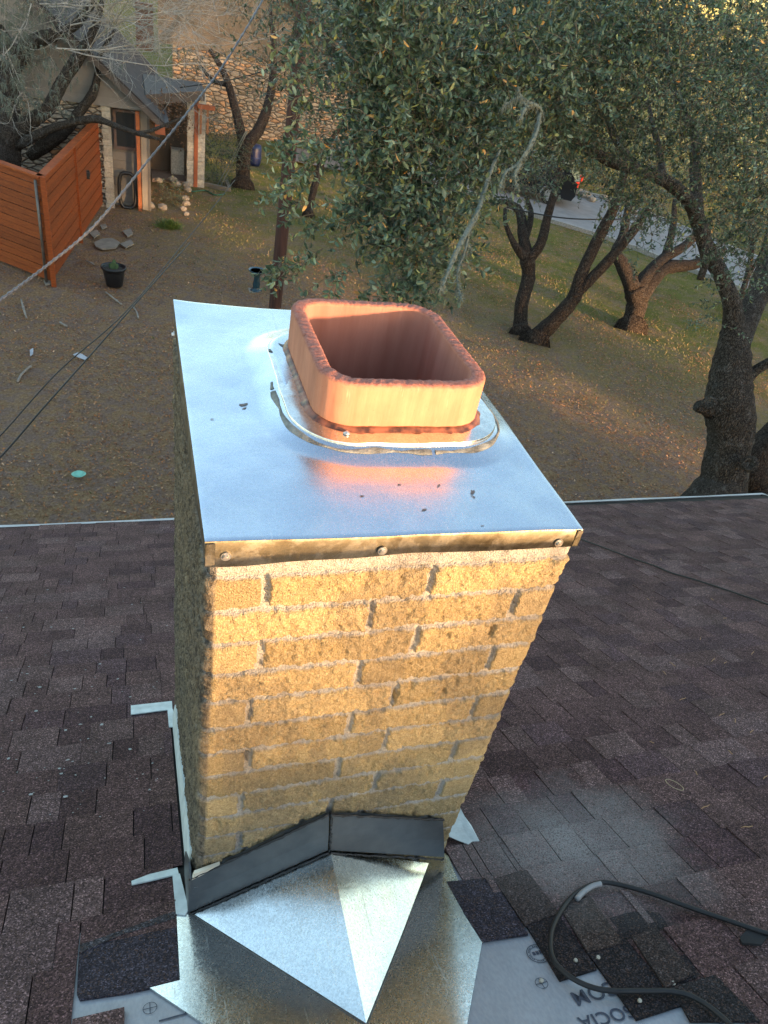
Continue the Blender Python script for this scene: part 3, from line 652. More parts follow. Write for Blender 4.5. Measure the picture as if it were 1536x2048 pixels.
# concrete road running past the oaks
RC1 = [G(*p)[:2] for p in ((880, 372), (975, 404), (1100, 445), (1200, 476), (1300, 512), (1420, 560), (1560, 612))]
RC2 = [G(*p)[:2] for p in ((880, 330), (985, 352), (1120, 378), (1230, 405), (1340, 448), (1460, 500), (1620, 560))]
RC1 = [RC1[0]-(RC1[1]-RC1[0])*6]+RC1+[RC1[-1]+(RC1[-1]-RC1[-2])*5]; RC2 = [RC2[0]-(RC2[1]-RC2[0])*6]+RC2+[RC2[-1]+(RC2[-1]-RC2[-2])*5]
A_ = smoothpath(RC1, 10); B_ = smoothpath(RC2, 10); V = []; 
for a, b in zip(A_, B_):
    for t in np.linspace(0, 1, 6): q = a*(1-t)+b*t; V.append((q[0], q[1], float(groundz(q[0], q[1]))+.075))
Fq = np.array([[i*6+j, (i+1)*6+j, (i+1)*6+j+1, i*6+j+1] for i in range(len(A_)-1) for j in range(5)])
struct(mesh('road', V, Fq, plain('worn_concrete', (.24, .225, .225), .9, 0, .15, 2.5, .3), None, True))
mb = MB()
for edge, s_ in ((A_, -1), (B_, 1)):
    for a, b in zip(edge[:-1], edge[1:]):
        za = float(groundz(*a)); zb = float(groundz(*b)); t_ = b-a; nn = np.array([-t_[1], t_[0]]); nn /= np.linalg.norm(nn)+1e-9; nn *= .14
        V = [(*a, za-.1), (*b, zb-.1), (*(b+nn), zb-.1), (*(a+nn), za-.1), (*a, za+.13), (*b, zb+.13), (*(b+nn), zb+.13), (*(a+nn), za+.13)]
        mb.add(V, [(4, 5, 6, 7), (0, 1, 5, 4), (2, 3, 7, 6)], (.30, .28, .26))
struct(mb.build('road_kerb', vcol('kerb_concrete', .9)))
def on_road(x, y):
    P = [tuple(p) for p in A_]+[tuple(p) for p in B_[::-1]]; return inpoly(np.asarray(x, float), np.asarray(y, float), P)
# leaf litter + grass blades
def quads_leaf(C, Dv, Sv, L_, Wd, cols, fold=.25):
    """C base points, Dv direction, Sv side vector (all N,3); returns 6-vertex leaves"""
    N_ = np.cross(Dv, Sv); L_ = L_[:, None]; Wd = Wd[:, None]
    up_ = N_*Wd*fold
    P = np.stack([C, C+Dv*L_*.33+Sv*Wd*.5+up_, C+Dv*L_*.72+Sv*Wd*.42+up_, C+Dv*L_, C+Dv*L_*.72-Sv*Wd*.42+up_, C+Dv*L_*.33-Sv*Wd*.5+up_], 1)
    n_ = len(C); b = np.arange(n_)[:, None]*6; Fq = np.concatenate([b+np.array([[0, 1, 2, 3]]), b+np.array([[0, 3, 4, 5]])], 0)
    return P.reshape(-1, 3), Fq, np.repeat(cols, 6, 0)
def unit(v): return v/(np.linalg.norm(v, axis=-1, keepdims=True)+1e-9)
N = 120000
x = nr.uniform(-6, 15, N); y = nr.uniform(3.9, 23, N); dens = np.clip(.6+.5*np.clip((11-(x*.5+y*.6))/4, -1, 1)*.7+1.7*fbm(x*1.1, y*1.1, 4, 44), .06, 1)
keep = (nr.random(N) < dens) & ~((y < 7) & (x > 6.5) & (nr.random(N) < .3)); x = x[keep]; y = y[keep]; N = len(x)
z = groundz(x, y)+.02; th_ = nr.uniform(0, 6.28, N); tl = nr.normal(0, .35, N)
Dv = unit(np.stack([np.cos(th_), np.sin(th_), tl], -1)); Sv = unit(np.cross(Dv, np.stack([nr.normal(0, .3, N), nr.normal(0, .3, N), np.ones(N)], -1)))
pal = np.array([(.32, .18, .09), (.25, .125, .06), (.38, .24, .14), (.19, .10, .06), (.42, .30, .20), (.14, .08, .05), (.36, .165, .065)])
cl_ = pal[nr.choice(7, N, p=[.2, .2, .12, .18, .06, .12, .12])]*nr.uniform(.7, 1.2, (N, 1))
V, Fq, Cc = quads_leaf(np.stack([x, y, z], -1), Dv, Sv, nr.uniform(.024, .058, N), nr.uniform(.012, .028, N), cl_*np.array([1.12, .98, .88])*np.where(nr.random((N, 1)) < .25, 1.25, .95))
tag(mesh('leaf_litter', V, Fq, vcol('dead_leaf', .9, .1, 30), None, False, Cc), 'brown and tan dead leaves scattered over the dry lawn', 'leaf litter', None, 'stuff')
N = 90000
x = nr.uniform(-5, 21, N); y = nr.uniform(5, 27, N); gd = np.clip(.03+.75*np.clip((x*.75+y*.62-10.5)/7, 0, 1)+.25*np.clip((y-14)/3, 0, 1)*np.clip((x+1)/2, 0, 1), 0, 1)*np.clip(.5+1.4*fbm(x*.9, y*.9, 3, 45), .12, 1)
keep = (nr.random(N) < gd) & ~on_road(x, y); x = x[keep]; y = y[keep]; N = len(x); z = groundz(x, y)
th_ = nr.uniform(0, 6.28, N); Dv = unit(np.stack([np.cos(th_)*.6, np.sin(th_)*.6, nr.uniform(.4, 1.4, N)], -1)); Sv = unit(np.cross(Dv, np.stack([-np.sin(th_)*.2, np.cos(th_), .2*np.ones(N)], -1)))
h_ = nr.uniform(.03, .075, N); wd = nr.uniform(.006, .014, N); Cb = np.stack([x, y, z], -1)
V = np.stack([Cb-Sv*wd[:, None], Cb+Sv*wd[:, None], Cb+Dv*h_[:, None]+Sv*wd[:, None]*.3], 1).reshape(-1, 3); Fq = np.arange(N*3).reshape(-1, 3)
pal = np.array([(.10, .11, .03), (.15, .14, .045), (.24, .18, .08), (.31, .22, .11), (.085, .095, .025)]); cl_ = np.repeat(pal[nr.integers(0, 5, N)]*nr.uniform(.8, 1.3, (N, 1)), 3, 0)
tag(mesh('grass', V, Fq, vcol('grass_blade', .8, .1, 20), None, False, cl_), 'short olive and straw coloured lawn grass under the oaks', 'grass', None, 'stuff')
# ================================================================== trees
def m_bark(name, dark, light, lich=(.33, .36, .33), amt=.35, sc=1.0):
    n = NT(name); co = n.co((1, 1, .28)); dn = n.n('ShaderNodeTexNoise'); dn.inputs['Scale'].default_value = 12; n.l(co, dn.inputs['Vector'])
    va = n.n('ShaderNodeVectorMath', operation='MULTIPLY_ADD'); n.l(dn.outputs['Color'], va.inputs[0]); va.inputs[1].default_value = (.09, .09, .09); n.l(co, va.inputs[2]); co = va.outputs[0]
    v_ = n.vor(58*sc, 'DISTANCE_TO_EDGE', co=co); f = n.noise(40*sc, 5, .75, co=co)
    c = n.mix(n.ramp(v_, [(.0, 0), (.14, 1)]), tuple(v*.35 for v in dark), n.ramp(f, [(.3, dark), (.7, light)]))
    c = n.mix(n.math('MULTIPLY', n.ramp(n.noise(9, 6, .75), [(.54, 0), (.66, 1)]), amt), c, lich)
    n.bump(n.math('ADD', n.ramp(v_, [(0, 0), (.2, 1)]), n.math('MULTIPLY', f, .7)), 1.0, .03); return n.set(c, .95, 0, .15)
BARK = m_bark('oak_bark', (.065, .056, .050), (.150, .132, .118), (.25, .26, .25), .45)
BARKW = m_bark('far_oak_bark', (.050, .038, .033), (.11, .088, .074), (.16, .16, .15), .25, .7)
TWIG = plain('twig_bark', (.11, .095, .075), .9, 0, .3, 20); DEAD = plain('dead_twig', (.33, .315, .29), .9, 0, .3, 14)
LICH = plain('lichen_grey', (.12, .14, .12), 1.0, 0, .35, 50)
def m_leaf(name):
    n = NT(name); c = n.mix(1.0, n.attr(), n.ramp(n.noise(60, 2), [(.3, .85), (.7, 1.15)]), 'MULTIPLY')
    n.b.inputs['Subsurface Weight'].default_value = 0; n.set(c, .45, 0, .5)
    t = n.n('ShaderNodeBsdfTranslucent'); n.l(c, t.inputs[0]); mx = n.n('ShaderNodeMixShader'); mx.inputs[0].default_value = .22
    n.l(n.b.outputs[0], mx.inputs[1]); n.l(t.outputs[0], mx.inputs[2]); n.l(mx.outputs[0], n.t.nodes['Material Output'].inputs[0]); return n.m
LEAF = m_leaf('oak_leaf')
LP = np.array([(.046, .078, .048), (.064, .100, .060), (.096, .135, .086), (.030, .052, .036), (.13, .172, .125), (.17, .19, .07), (.36, .20, .06)])
LW = np.array([.23, .24, .18, .16, .125, .052, .013])
class Crown:
    def __init__(s): s.tw = MB(); s.C = []; s.D = []; s.S = []; s.L = []; s.W = []; s.K = []
    def clump(s, c, R, ntw, lpt, ls=1.0, droop=.25, src=None, tone=1.0, tk=.0022, sq=(1, 1, .75), tl=1.0):
        c = np.array(c, float)
        for _ in range(ntw):
            v = unit(nr.normal(0, 1, 3)); p = c+v*R*np.array(sq)*nr.random()**.45
            d = unit((v*.7 + nr.normal(0, .55, 3) + np.array([0, 0, .15]))) if src is None else unit(p-np.array(src)+nr.normal(0, .4, 3)*R)
            Lt = nr.uniform(.22, .5)*ls*tl; k_ = 5; P = [p]; dd_ = d.copy()
            for j in range(k_): dd_ = unit(dd_+np.array([0, 0, -droop*.3])+nr.normal(0, .16, 3)); P.append(P[-1]+dd_*Lt/k_)
            P = np.array(P)
            if tk > 0: s.tw.tube(P, list(np.linspace(tk*1.4, tk*.5, k_+1)), 3, cap=False)
            n_ = max(3, int(lpt*nr.uniform(.6, 1.3))); t = np.sort(nr.uniform(.1, 1.0, n_))*k_; i = np.minimum(t.astype(int), k_-1); f = (t-i)[:, None]
            B = P[i]*(1-f)+P[i+1]*f; ax = unit(P[i+1]-P[i]); rn = unit(np.cross(ax, nr.normal(0, 1, (n_, 3))))
            Dl = unit(ax*nr.uniform(.2, .9, (n_, 1))+rn); Sl = unit(np.cross(Dl, np.array([0, 0, 1.0])+nr.normal(0, .55, (n_, 3))))
            s.C.append(B); s.D.append(Dl); s.S.append(Sl); s.L.append(nr.uniform(.026, .050, n_)*ls); s.W.append(nr.uniform(.012, .021, n_)*ls)
            br_ = nr.uniform(.7, 1.3)*tone*1.4; s.K.append(LP[nr.choice(7, n_, p=LW)]*nr.uniform(.75, 1.3, (n_, 1))*br_)
    def build(s, name, parent, twmat=None):
        V, Fq, Cc = quads_leaf(np.concatenate(s.C), np.concatenate(s.D), np.concatenate(s.S), np.concatenate(s.L), np.concatenate(s.W), np.concatenate(s.K))
        mesh(name, V, Fq, LEAF, parent, False, Cc)
        if s.tw.V: s.tw.build('twigs', twmat or TWIG, parent)
def limb(mb, pts, k=14, rough=.05, sub=4, kn=1.0):
    """pts: (px, py, depth, width in photo pixels)"""
    Q = [np.r_[at(a, b, d), w_*d/F/2] for a, b, d, w_ in pts]; Q = smoothpath(Q, sub)
    P = [q[:3] for q in Q]; R = [max(.003, q[3])*kn*(1+rnd.uniform(-.05, .05)) for q in Q]
    mb.tube(P, R, k, rough=rough); return P, R
def drop(p, d=0.35): return p-np.array([0, 0, d])
def rootpt(px, py, d): 
    g = G(px, py); return g
def trunk_to_ground(pts, base_px):                                   # prepend a flared foot where the trunk meets the lawn
    g = G(*base_px); d = float((g-CAM)@fw); return [(base_px[0], base_px[1], d, pts[0][3]*1.35)]+pts
# --- big oak at the right
oak = thing('live_oak', 'large live oak with thick furrowed trunk at the right frame edge', 'tree', (at(1450, 1000, 10.3)[0], at(1450, 1000, 10.3)[1], GZ))
mb = MB(); b0 = at(1440, 1000, 10.3)
foot = [np.array([b0[0]-.35, b0[1]-.25, GZ-.1]), np.array([b0[0]-.28, b0[1]-.15, GZ+.5]), np.array([b0[0]-.12, b0[1], GZ+1.2]), b0]
Q = smoothpath([np.r_[p, r] for p, r in zip(foot, (.62, .48, .36, .34))]+[np.r_[at(a, b, d), w_*d/F/2] for a, b, d, w_ in ((1452, 925, 10.1, 84), (1462, 860, 9.9, 88), (1458, 800, 9.7, 92), (1462, 745, 9.6, 78), (1467, 690, 9.5, 64), (1470, 640, 9.4, 40))], 6)
mb.tube([q[:3] for q in Q], [q[3]*(1+rnd.uniform(-.04, .04)) for q in Q], 28, rough=.045)
limb(mb, [(1466, 680, 9.5, 50), (1466, 620, 9.3, 37), (1447, 560, 9.1, 32), (1415, 500, 8.9, 30), (1395, 440, 8.6, 28), (1372, 395, 8.4, 27), (1322, 356, 8.1, 25), (1268, 337, 7.8, 23), (1222, 322, 7.5, 23), (1170, 296, 7.2, 20), (1120, 272, 6.9, 17), (1070, 240, 6.6, 12), (1010, 200, 6.2, 9), (930, 160, 5.8, 7)], 20)
limb(mb, [(1472, 690, 9.5, 52), (1492, 640, 9.6, 48), (1515, 590, 9.7, 46), (1540, 530, 9.8, 44), (1580, 440, 9.9, 36), (1600, 340, 10, 30), (1560, 220, 10.2, 24), (1500, 120, 10.4, 16)], 20)
limb(mb, [(1268, 337, 7.8, 24), (1245, 300, 7.9, 17), (1222, 259, 8.0, 13), (1205, 200, 8.1, 10), (1180, 130, 8.3, 7), (1150, 60, 8.5, 5)], 12)
limb(mb, [(1395, 440, 8.6, 28), (1391, 375, 8.8, 24), (1390, 310, 9, 21), (1388, 262, 9.2, 18), (1357, 210, 9.4, 14), (1340, 140, 9.6, 11), (1330, 60, 9.8, 8)], 14)
limb(mb, [(1325, 356, 8.1, 16), (1318, 300, 8.3, 13), (1306, 250, 8.5, 10), (1290, 180, 8.7, 7)], 10)
limb(mb, [(1485, 770, 9.6, 26), (1510, 742, 9.5, 22), (1560, 715, 9.3, 20), (1640, 690, 9, 16)], 12)
limb(mb, [(1420, 820, 9.7, 34), (1408, 816, 9.6, 26), (1396, 812, 9.55, 24), (1393, 810, 9.54, 16)], 12)
limb(mb, [(1398, 455, 8.6, 20), (1410, 520, 8.8, 16), (1400, 560, 8.9, 14)], 8)
mb.build('trunk', BARK, oak, True)
def knot(px, py, d, r):
    kb = MB();     p = at(px, py, d); ax = unit(CAM-p+np.array([-.6, 0, .3])); u_ = unit(np.cross(ax, np.array([0, 0, 1.0]))); v_ = np.cross(ax, u_); V = []
    for rr, dd_ in ((1.25, -.05), (1.15, .02), (.95, .045), (.7, .04), (.5, .0), (.3, -.02)):
        for j in range(18):
            t = 2*math.pi*j/18; V.append(p+(u_*math.cos(t)+v_*math.sin(t))*rr*r*(1+rnd.uniform(-.06, .06))+ax*dd_*r*6)
    kb.add(V, [(i*18+j, i*18+(j+1) % 18, (i+1)*18+(j+1) % 18, (i+1)*18+j) for i in range(5) for j in range(18)]+[tuple(5*18+j for j in range(18))]); kb.build('pruning_scar', BARK, oak, True)
knot(1419, 806, 9.25, .075); knot(1499, 928, 9.6, .09); 
cw_ = Crown()
# near hanging foliage in the middle
near = [(760, 20, 4.4, .32), (840, 30, 4.7, .4), (920, 40, 4.9, .45), (1000, 40, 5.1, .45), (1090, 40, 5.3, .45), (1180, 30, 5.6, .45), (700, 40, 4.2, .2), (660, 20, 4.2, .12),
        (690, 120, 4.2, .2), (760, 120, 4.4, .3), (840, 120, 4.6, .35), (930, 130, 4.8, .35), (1020, 130, 5.0, .35), (1110, 120, 5.2, .35), (1200, 110, 5.5, .35),
        (670, 190, 4.3, .15), (730, 210, 4.3, .22), (800, 210, 4.4, .28), (880, 210, 4.6, .28), (960, 210, 4.8, .25), (1030, 190, 5.0, .22), (1100, 190, 5.2, .2),
        (650, 270, 4.3, .13), (710, 280, 4.3, .2), (780, 290, 4.4, .25), (860, 290, 4.5, .25), (930, 280, 4.7, .2), (975, 260, 4.8, .15),
        (640, 340, 4.2, .12), (700, 350, 4.3, .2), (770, 360, 4.3, .24), (840, 370, 4.4, .22), (900, 350, 4.5, .18), (940, 340, 4.6, .12),
        (690, 410, 4.2, .13), (750, 430, 4.3, .2), (820, 440, 4.3, .2), (880, 420, 4.4, .16), (920, 400, 4.5, .1), (760, 490, 4.2, .13), (820, 510, 4.3, .14), (870, 490, 4.4, .12), (715, 470, 4.2, .09), (800, 550, 4.2, .08), (845, 550, 4.25, .08), (740, 540, 4.2, .05), (895, 450, 4.4, .08)]
hub = at(1080, 200, 6.2)
for px, py, d, R in near:
    px += max(0, 840-px)*.50
    cw_.clump(at(px, py+15, d), R, int((190*R+6)*(1.0 if py < 330 else .62)), 15, 1.2, .5, None, 1.0, .0020, (1, 1, .8), .62)
for px, py, d, R in ((625, 60, 4.2, .08), (615, 100, 4.1, .06), (640, 140, 4.2, .08), (630, 200, 4.2, .07), (625, 265, 4.3, .08), (590, 295, 4.3, .04), (620, 340, 4.3, .07), (650, 300, 4.2, .10), (570, 515, 4.2, .03), (595, 530, 4.2, .04), (640, 430, 4.3, .06), (585, 375, 4.2, .03), (600, 405, 4.3, .03), (640, 500, 4.2, .03), (690, 540, 4.2, .03)):
    cw_.clump(at(px, py, d), R, int(5+60*R), 10, 1.2, .4, at(px+60, py-20, d+.2), 1.25, .0022, (1, 1, .8), .5)
cw_.build('foliage', oak)
cf_ = Crown()
for px in range(660, 1240, 58):                                     # deeper layer behind the hanging boughs
    for py in range(-40, 260, 60):
        d = 6.6+nr.uniform(-.6, .9); cf_.clump(at(px+nr.uniform(-25, 25), py+nr.uniform(-25, 25), d), .55, 34, 14, 1.15, .3, None, .8, .003)
for px in range(1100, 1640, 60):
    for py in range(-40, 330, 58):
        if nr.random() < .9: cf_.clump(at(px+nr.uniform(-25, 25), py+nr.uniform(-25, 25), (6.4 if py < 150 else 8.8)+nr.uniform(-.6, 1.2)), .5, 30 if py < 190 else 16, 14, 1.15, .3, None, 1.0, .003, (1, 1, .75), .7)
for px, py, d, R, n_ in ((1500, 360, 7.5, .4, 30), (1450, 350, 8.8, .3, 14), (1530, 440, 7.6, .35, 30), (1480, 430, 9, .25, 14), (1515, 520, 8, .25, 18), (1340, 280, 9, .3, 12), (1250, 220, 7.2, .3, 20), (1300, 420, 10, .3, 12), (1180, 200, 7, .3, 22), (1120, 200, 6.5, .25, 18), (1440, 610, 9.3, .2, 7), (1425, 640, 9.2, .14, 6), (1520, 260, 6, .35, 30), (1460, 250, 6.4, .35, 24), (1230, 500, 11, .3, 8), (1290, 470, 11, .3, 10)):
    cf_.clump(at(px, py, d), R, n_, 14, 1.05, .3, None, 1.0, .0028)
for px, py, R_, n_ in ((1300, 430, .25, 22), (1370, 440, .2, 12), (1260, 400, .25, 20), (1440, 480, .25, 20), (1500, 560, .22, 14), (1200, 350, .25, 20), (1480, 430, .25, 22), (1090, 260, .25, 30), (1160, 260, .25, 30), (1230, 290, .25, 24), (1300, 250, .3, 34), (1400, 290, .25, 26), (1480, 380, .3, 30), (1540, 440, .3, 34), (1500, 250, .3, 30), (1010, 240, .2, 10), (1060, 290, .2, 10), (1140, 310, .22, 11), (1190, 280, .25, 14), (1240, 330, .22, 11), (1290, 290, .25, 15), (1340, 330, .2, 8), (1210, 400, .2, 8), (1160, 360, .15, 5), (1290, 400, .22, 9), (1420, 330, .25, 14), (1450, 410, .25, 13), (1500, 470, .25, 14), (1530, 400, .3, 18), (1480, 540, .18, 7), (1530, 545, .25, 13), (1420, 470, .15, 4), (1540, 480, .3, 18), (1250, 460, .15, 4), (1330, 450, .15, 5), (1370, 270, .25, 14), (1440, 250, .3, 18)):
    cf_.clump(at(px, py-15, 6.3), R_, n_, 13, 1.05, .4, None, .8, .0025, (1, 1, .8), .75)
for px, py in ((1540, 120), (1500, 60), (1460, 160), (1540, 220), (1500, 300), (1420, 100), (1540, 320), (1400, 20), (1330, 80), (1280, 40), (1560, 400), (1350, 170)):
    cf_.clump(at(px, py, 5.6), .38, 34, 14, 1.0, .4, None, 1.05, .0025, (1, 1, .8), .8)
cf_.build('foliage', oak)
# lichen covered dead bough
mb = MB(); rs = random.Random(3)
def dead(pts, k=8):
    P, R = limb(mb, [(a_, b_, c_, w_*.62) for a_, b_, c_, w_ in pts], k, .35, 6); return P
Pd = dead([(1085, 235, 4.35, 9), (1078, 215, 4.25, 12), (1062, 208, 4.20, 11), (1052, 215, 4.15, 11), (1040, 240, 4.10, 10)], 8); Pd += dead([(1080, 225, 4.30, 12), (1072, 265, 4.15, 15), (1055, 300, 4.05, 12), (1035, 330, 4.00, 10), (1012, 345, 3.95, 9), (1000, 375, 3.90, 6)])
Pd += dead([(1040, 330, 4.00, 10), (1030, 350, 3.95, 9), (1034, 378, 3.95, 5)]); Pd += dead([(1062, 208, 4.20, 8), (1040, 195, 4.15, 7), (1018, 205, 4.15, 5), (1005, 215, 4.15, 4)]); Pd += dead([(1052, 215, 4.15, 7), (1035, 175, 4.15, 3)])
Pe = dead([(1000, 300, 4.65, 8), (978, 350, 4.35, 12), (965, 395, 4.15, 14), (948, 440, 3.95, 15), (925, 480, 3.75, 17), (905, 520, 3.65, 14), (890, 560, 3.55, 9), (880, 580, 3.50, 4)])
Pe += dead([(940, 450, 3.90, 10), (930, 500, 3.75, 8), (915, 545, 3.65, 7), (918, 580, 3.60, 6), (922, 597, 3.55, 3)]); Pe += dead([(950, 430, 3.95, 8), (935, 470, 3.85, 6), (940, 500, 3.85, 3)])
for P in Pd+Pe:
    for _ in range(5):
        v = unit(nr.normal(0, 1, 3)+np.array([0, 0, -.5])); mb.tube([P, P+v*rs.uniform(.008, .025), P+v*.022+np.array([0, 0, -rs.uniform(.005, .025)])], [.0035, .003, .001], 4, cap=False)
mb.build('lichened_bough', LICH, oak)
# --- mid-lawn oaks
def oak_small(label, limbs, base, crown, k=14, grp='oaks standing on the lawn', ckw={}):
    g = G(*base); t = thing('live_oak', label, 'tree', g, grp); mb = MB()
    for i, L_ in enumerate(limbs):
        if i == 0: L_ = [(base[0], base[1]+6, float((G(base[0], base[1]+6)-CAM)@fw), L_[0][3]*1.7)]+L_
        limb(mb, L_, k, .05, 5)
    mb.build('trunk', BARKW, t, True)
    c = Crown()
    for px, py, d, R, n_ in crown: c.clump(at(px, py, d), R, n_, 12, 1.7, .3, None, .75, .006 if n_ > 8 else 0)
    c.build('foliage', t); return t
d1 = float((G(1042, 665)-CAM)@fw); d2 = float((G(1072, 682)-CAM)@fw); d3 = float((G(1265, 655)-CAM)@fw)
oak_small('slim oak with three upright stems left of the leaning oak', [[(1041, 655, d1, 32), (1043, 610, d1-.2, 28), (1057, 555, d1-.3, 27), (1055, 515, d1-.5, 30)],
    [(1055, 520, d1-.5, 24), (1030, 490, d1-.6, 14), (1012, 450, d1-.6, 9), (1010, 418, d1-.5, 7)], [(1055, 520, d1-.5, 26), (1046, 470, d1-.4, 22), (1040, 425, d1-.2, 18), (1020, 408, d1, 14), (985, 402, d1, 9)],
    [(1058, 520, d1-.5, 22), (1082, 485, d1-.6, 20), (1096, 430, d1-.7, 17), (1112, 370, d1-.8, 13), (1125, 310, d1-1, 9)], [(1050, 480, d1-.4, 16), (1062, 430, d1-.3, 12), (1052, 395, d1-.2, 8)]],
    (1041, 668), [(1010, 320, 15, .7, 50), (1110, 270, 14.5, .6, 40), (960, 350, 15, .6, 34), (1040, 340, 15, .45, 34), (1060, 300, 15, .5, 30), (1070, 345, 14.5, .3, 24), (1110, 325, 14.5, .3, 16), (1040, 375, 14.5, .2, 10), (1000, 385, 15, .3, 14), (1180, 300, 15, .5, 14)])
oak_small('oak leaning to the right from the foot of the slim oak', [[(1072, 676, d2, 38), (1112, 638, d2-.3, 32), (1145, 600, d2-.5, 29), (1152, 585, d2-.6, 28)],
    [(1150, 592, d2-.5, 26), (1162, 550, d2-.7, 24), (1190, 490, d2-.9, 24), (1228, 415, d2-1.2, 20), (1250, 340, d2-1.4, 14)], [(1150, 592, d2-.5, 22), (1180, 560, d2-.7, 21), (1225, 512, d2-.9, 20), (1270, 458, d2-1.1, 16), (1310, 400, d2-1.3, 10)], [(1228, 430, d2-1.1, 9), (1222, 400, d2-1.1, 6)]],
    (1068, 684), [(1250, 330, 13.5, .7, 34), (1330, 380, 13.5, .6, 26), (1300, 270, 13, .7, 30), (1260, 430, 14, .45, 10)])
oak_small('dark thick oak forking low in the middle of the lawn', [[(1262, 650, d3, 42), (1274, 610, d3-.2, 40), (1270, 575, d3-.4, 44)],
    [(1268, 580, d3-.4, 34), (1245, 530, d3-.5, 26), (1232, 505, d3-.5, 22), (1246, 470, d3-.4, 18), (1258, 410, d3-.3, 14)], [(1275, 580, d3-.4, 30), (1296, 548, d3-.4, 26), (1330, 515, d3-.2, 22), (1372, 490, d3, 18), (1420, 440, d3+.3, 12)],
    [(1278, 600, d3-.3, 34), (1305, 560, d3-.3, 30), (1335, 535, d3-.2, 26), (1390, 528, d3-.1, 20), (1450, 500, d3, 14)], [(1330, 515, d3-.2, 18), (1345, 460, d3, 14), (1350, 400, d3+.2, 10)]],
    (1262, 656), [(1350, 380, 16, .8, 30), (1400, 440, 16, .7, 20), (1260, 380, 16, .6, 18), (1450, 380, 16, .8, 30), (1380, 500, 16.5, .4, 8)])
oak_small('second oak stump and stem tucked behind the big oak at the frame edge', [[(1520, 1000, 11.0, 60), (1508, 950, 10.9, 54), (1520, 905, 10.8, 44), (1560, 870, 10.7, 36), (1620, 800, 10.6, 28)], [(1500, 940, 10.9, 34), (1524, 880, 10.9, 34), (1580, 830, 10.9, 30), (1650, 790, 10.9, 22)]],
    (1525, 1200), [(1700, 700, 10.5, .6, 12)])
oak_small('thin dark tree standing among the far road side brush', [[(1480, 600, 20, 12), (1492, 560, 20, 11), (1504, 500, 20, 9), (1500, 440, 20, 7)], [(1492, 560, 20, 8), (1525, 500, 20, 7), (1536, 450, 20, 6)]], (1478, 612), [(1500, 420, 20, 1.0, 30), (1460, 460, 20, .7, 16), (1540, 470, 20, .8, 22), (1520, 560, 19, .5, 10)])
d4 = float((G(485, 372)-CAM)@fw); d5 = float((G(618, 428)-CAM)@fw)
oak_small('forked oak growing beside the neighbour porch and the green shrub', [[(486, 362, d4, 30), (487, 320, d4-.2, 28), (492, 285, d4-.3, 28)],
    [(490, 300, d4-.3, 24), (476, 240, d4-.4, 18), (462, 185, d4-.5, 16), (445, 140, d4-.6, 12), (420, 100, d4-.7, 8)], [(492, 290, d4-.3, 24), (518, 258, d4-.2, 22), (536, 210, d4-.1, 19), (545, 160, d4, 15), (548, 90, d4+.2, 11), (540, 20, d4+.3, 7)], [(455, 170, d4-.5, 10), (425, 160, d4-.4, 8), (400, 130, d4-.2, 5)]],
    (485, 372), [(490, 10, 23, .7, 44), (530, 30, 23, .6, 36), (530, 90, 23, .4, 16), (400, 110, 23, .5, 18), (470, -20, 23, .7, 30), (330, 110, 23, .5, 12), (360, 130, 23, .5, 14)], grp='oaks standing by the houses')
oak_small('dark oak trunk half hidden behind the hanging foliage and wooden pole', [[(618, 420, d5, 16), (626, 385, d5-.1, 14), (640, 335, d5-.2, 14), (655, 280, d5-.3, 12)], [(655, 290, d5-.3, 10), (690, 240, d5-.2, 8), (720, 180, d5, 6)]], (617, 428),
    [(650, 150, 21, .7, 50), (720, 180, 21, 1.0, 70), (790, 160, 21, 1.2, 80), (870, 200, 22, 1.2, 70), (720, 260, 22, .6, 24), (820, 270, 22, .7, 30), (650, 60, 22, .9, 50)], grp='oaks standing by the houses')
# --- far tree line and brush (reads as one mass)
cb = Crown()
for i in range(150):
    px = rnd.uniform(680, 1700); py = rnd.uniform(-60, 330) if px > 1000 else rnd.uniform(-90, 200); d = rnd.uniform(30, 58)
    p = at(px, py, d)
    if p[2] < GZ+.3: continue
    cb.clump(p, 2.6, 26, 14, 6.5, .2, None, rnd.uniform(.6, 1.2), 0)
for i in range(60):
    px = rnd.uniform(980, 1650); g = G(px, 330+(px-980)*.16-rnd.uniform(0, 50)); cb.clump(g+np.array([0, 0, .5]), .9, 16, 12, 3.0, .1, None, rnd.uniform(.8, 1.5), 0, (1.3, 1.3, .6))
V, Fq, Cc = quads_leaf(np.concatenate(cb.C), np.concatenate(cb.D), np.concatenate(cb.S), np.concatenate(cb.L), np.concatenate(cb.W), np.concatenate(cb.K)*np.array([1.25, 1.1, .9]))
tag(mesh('distant_woodland', V, Fq, LEAF, None, False, Cc), 'hazy grey green woodland and brush beyond the road', 'woodland', None, 'stuff')
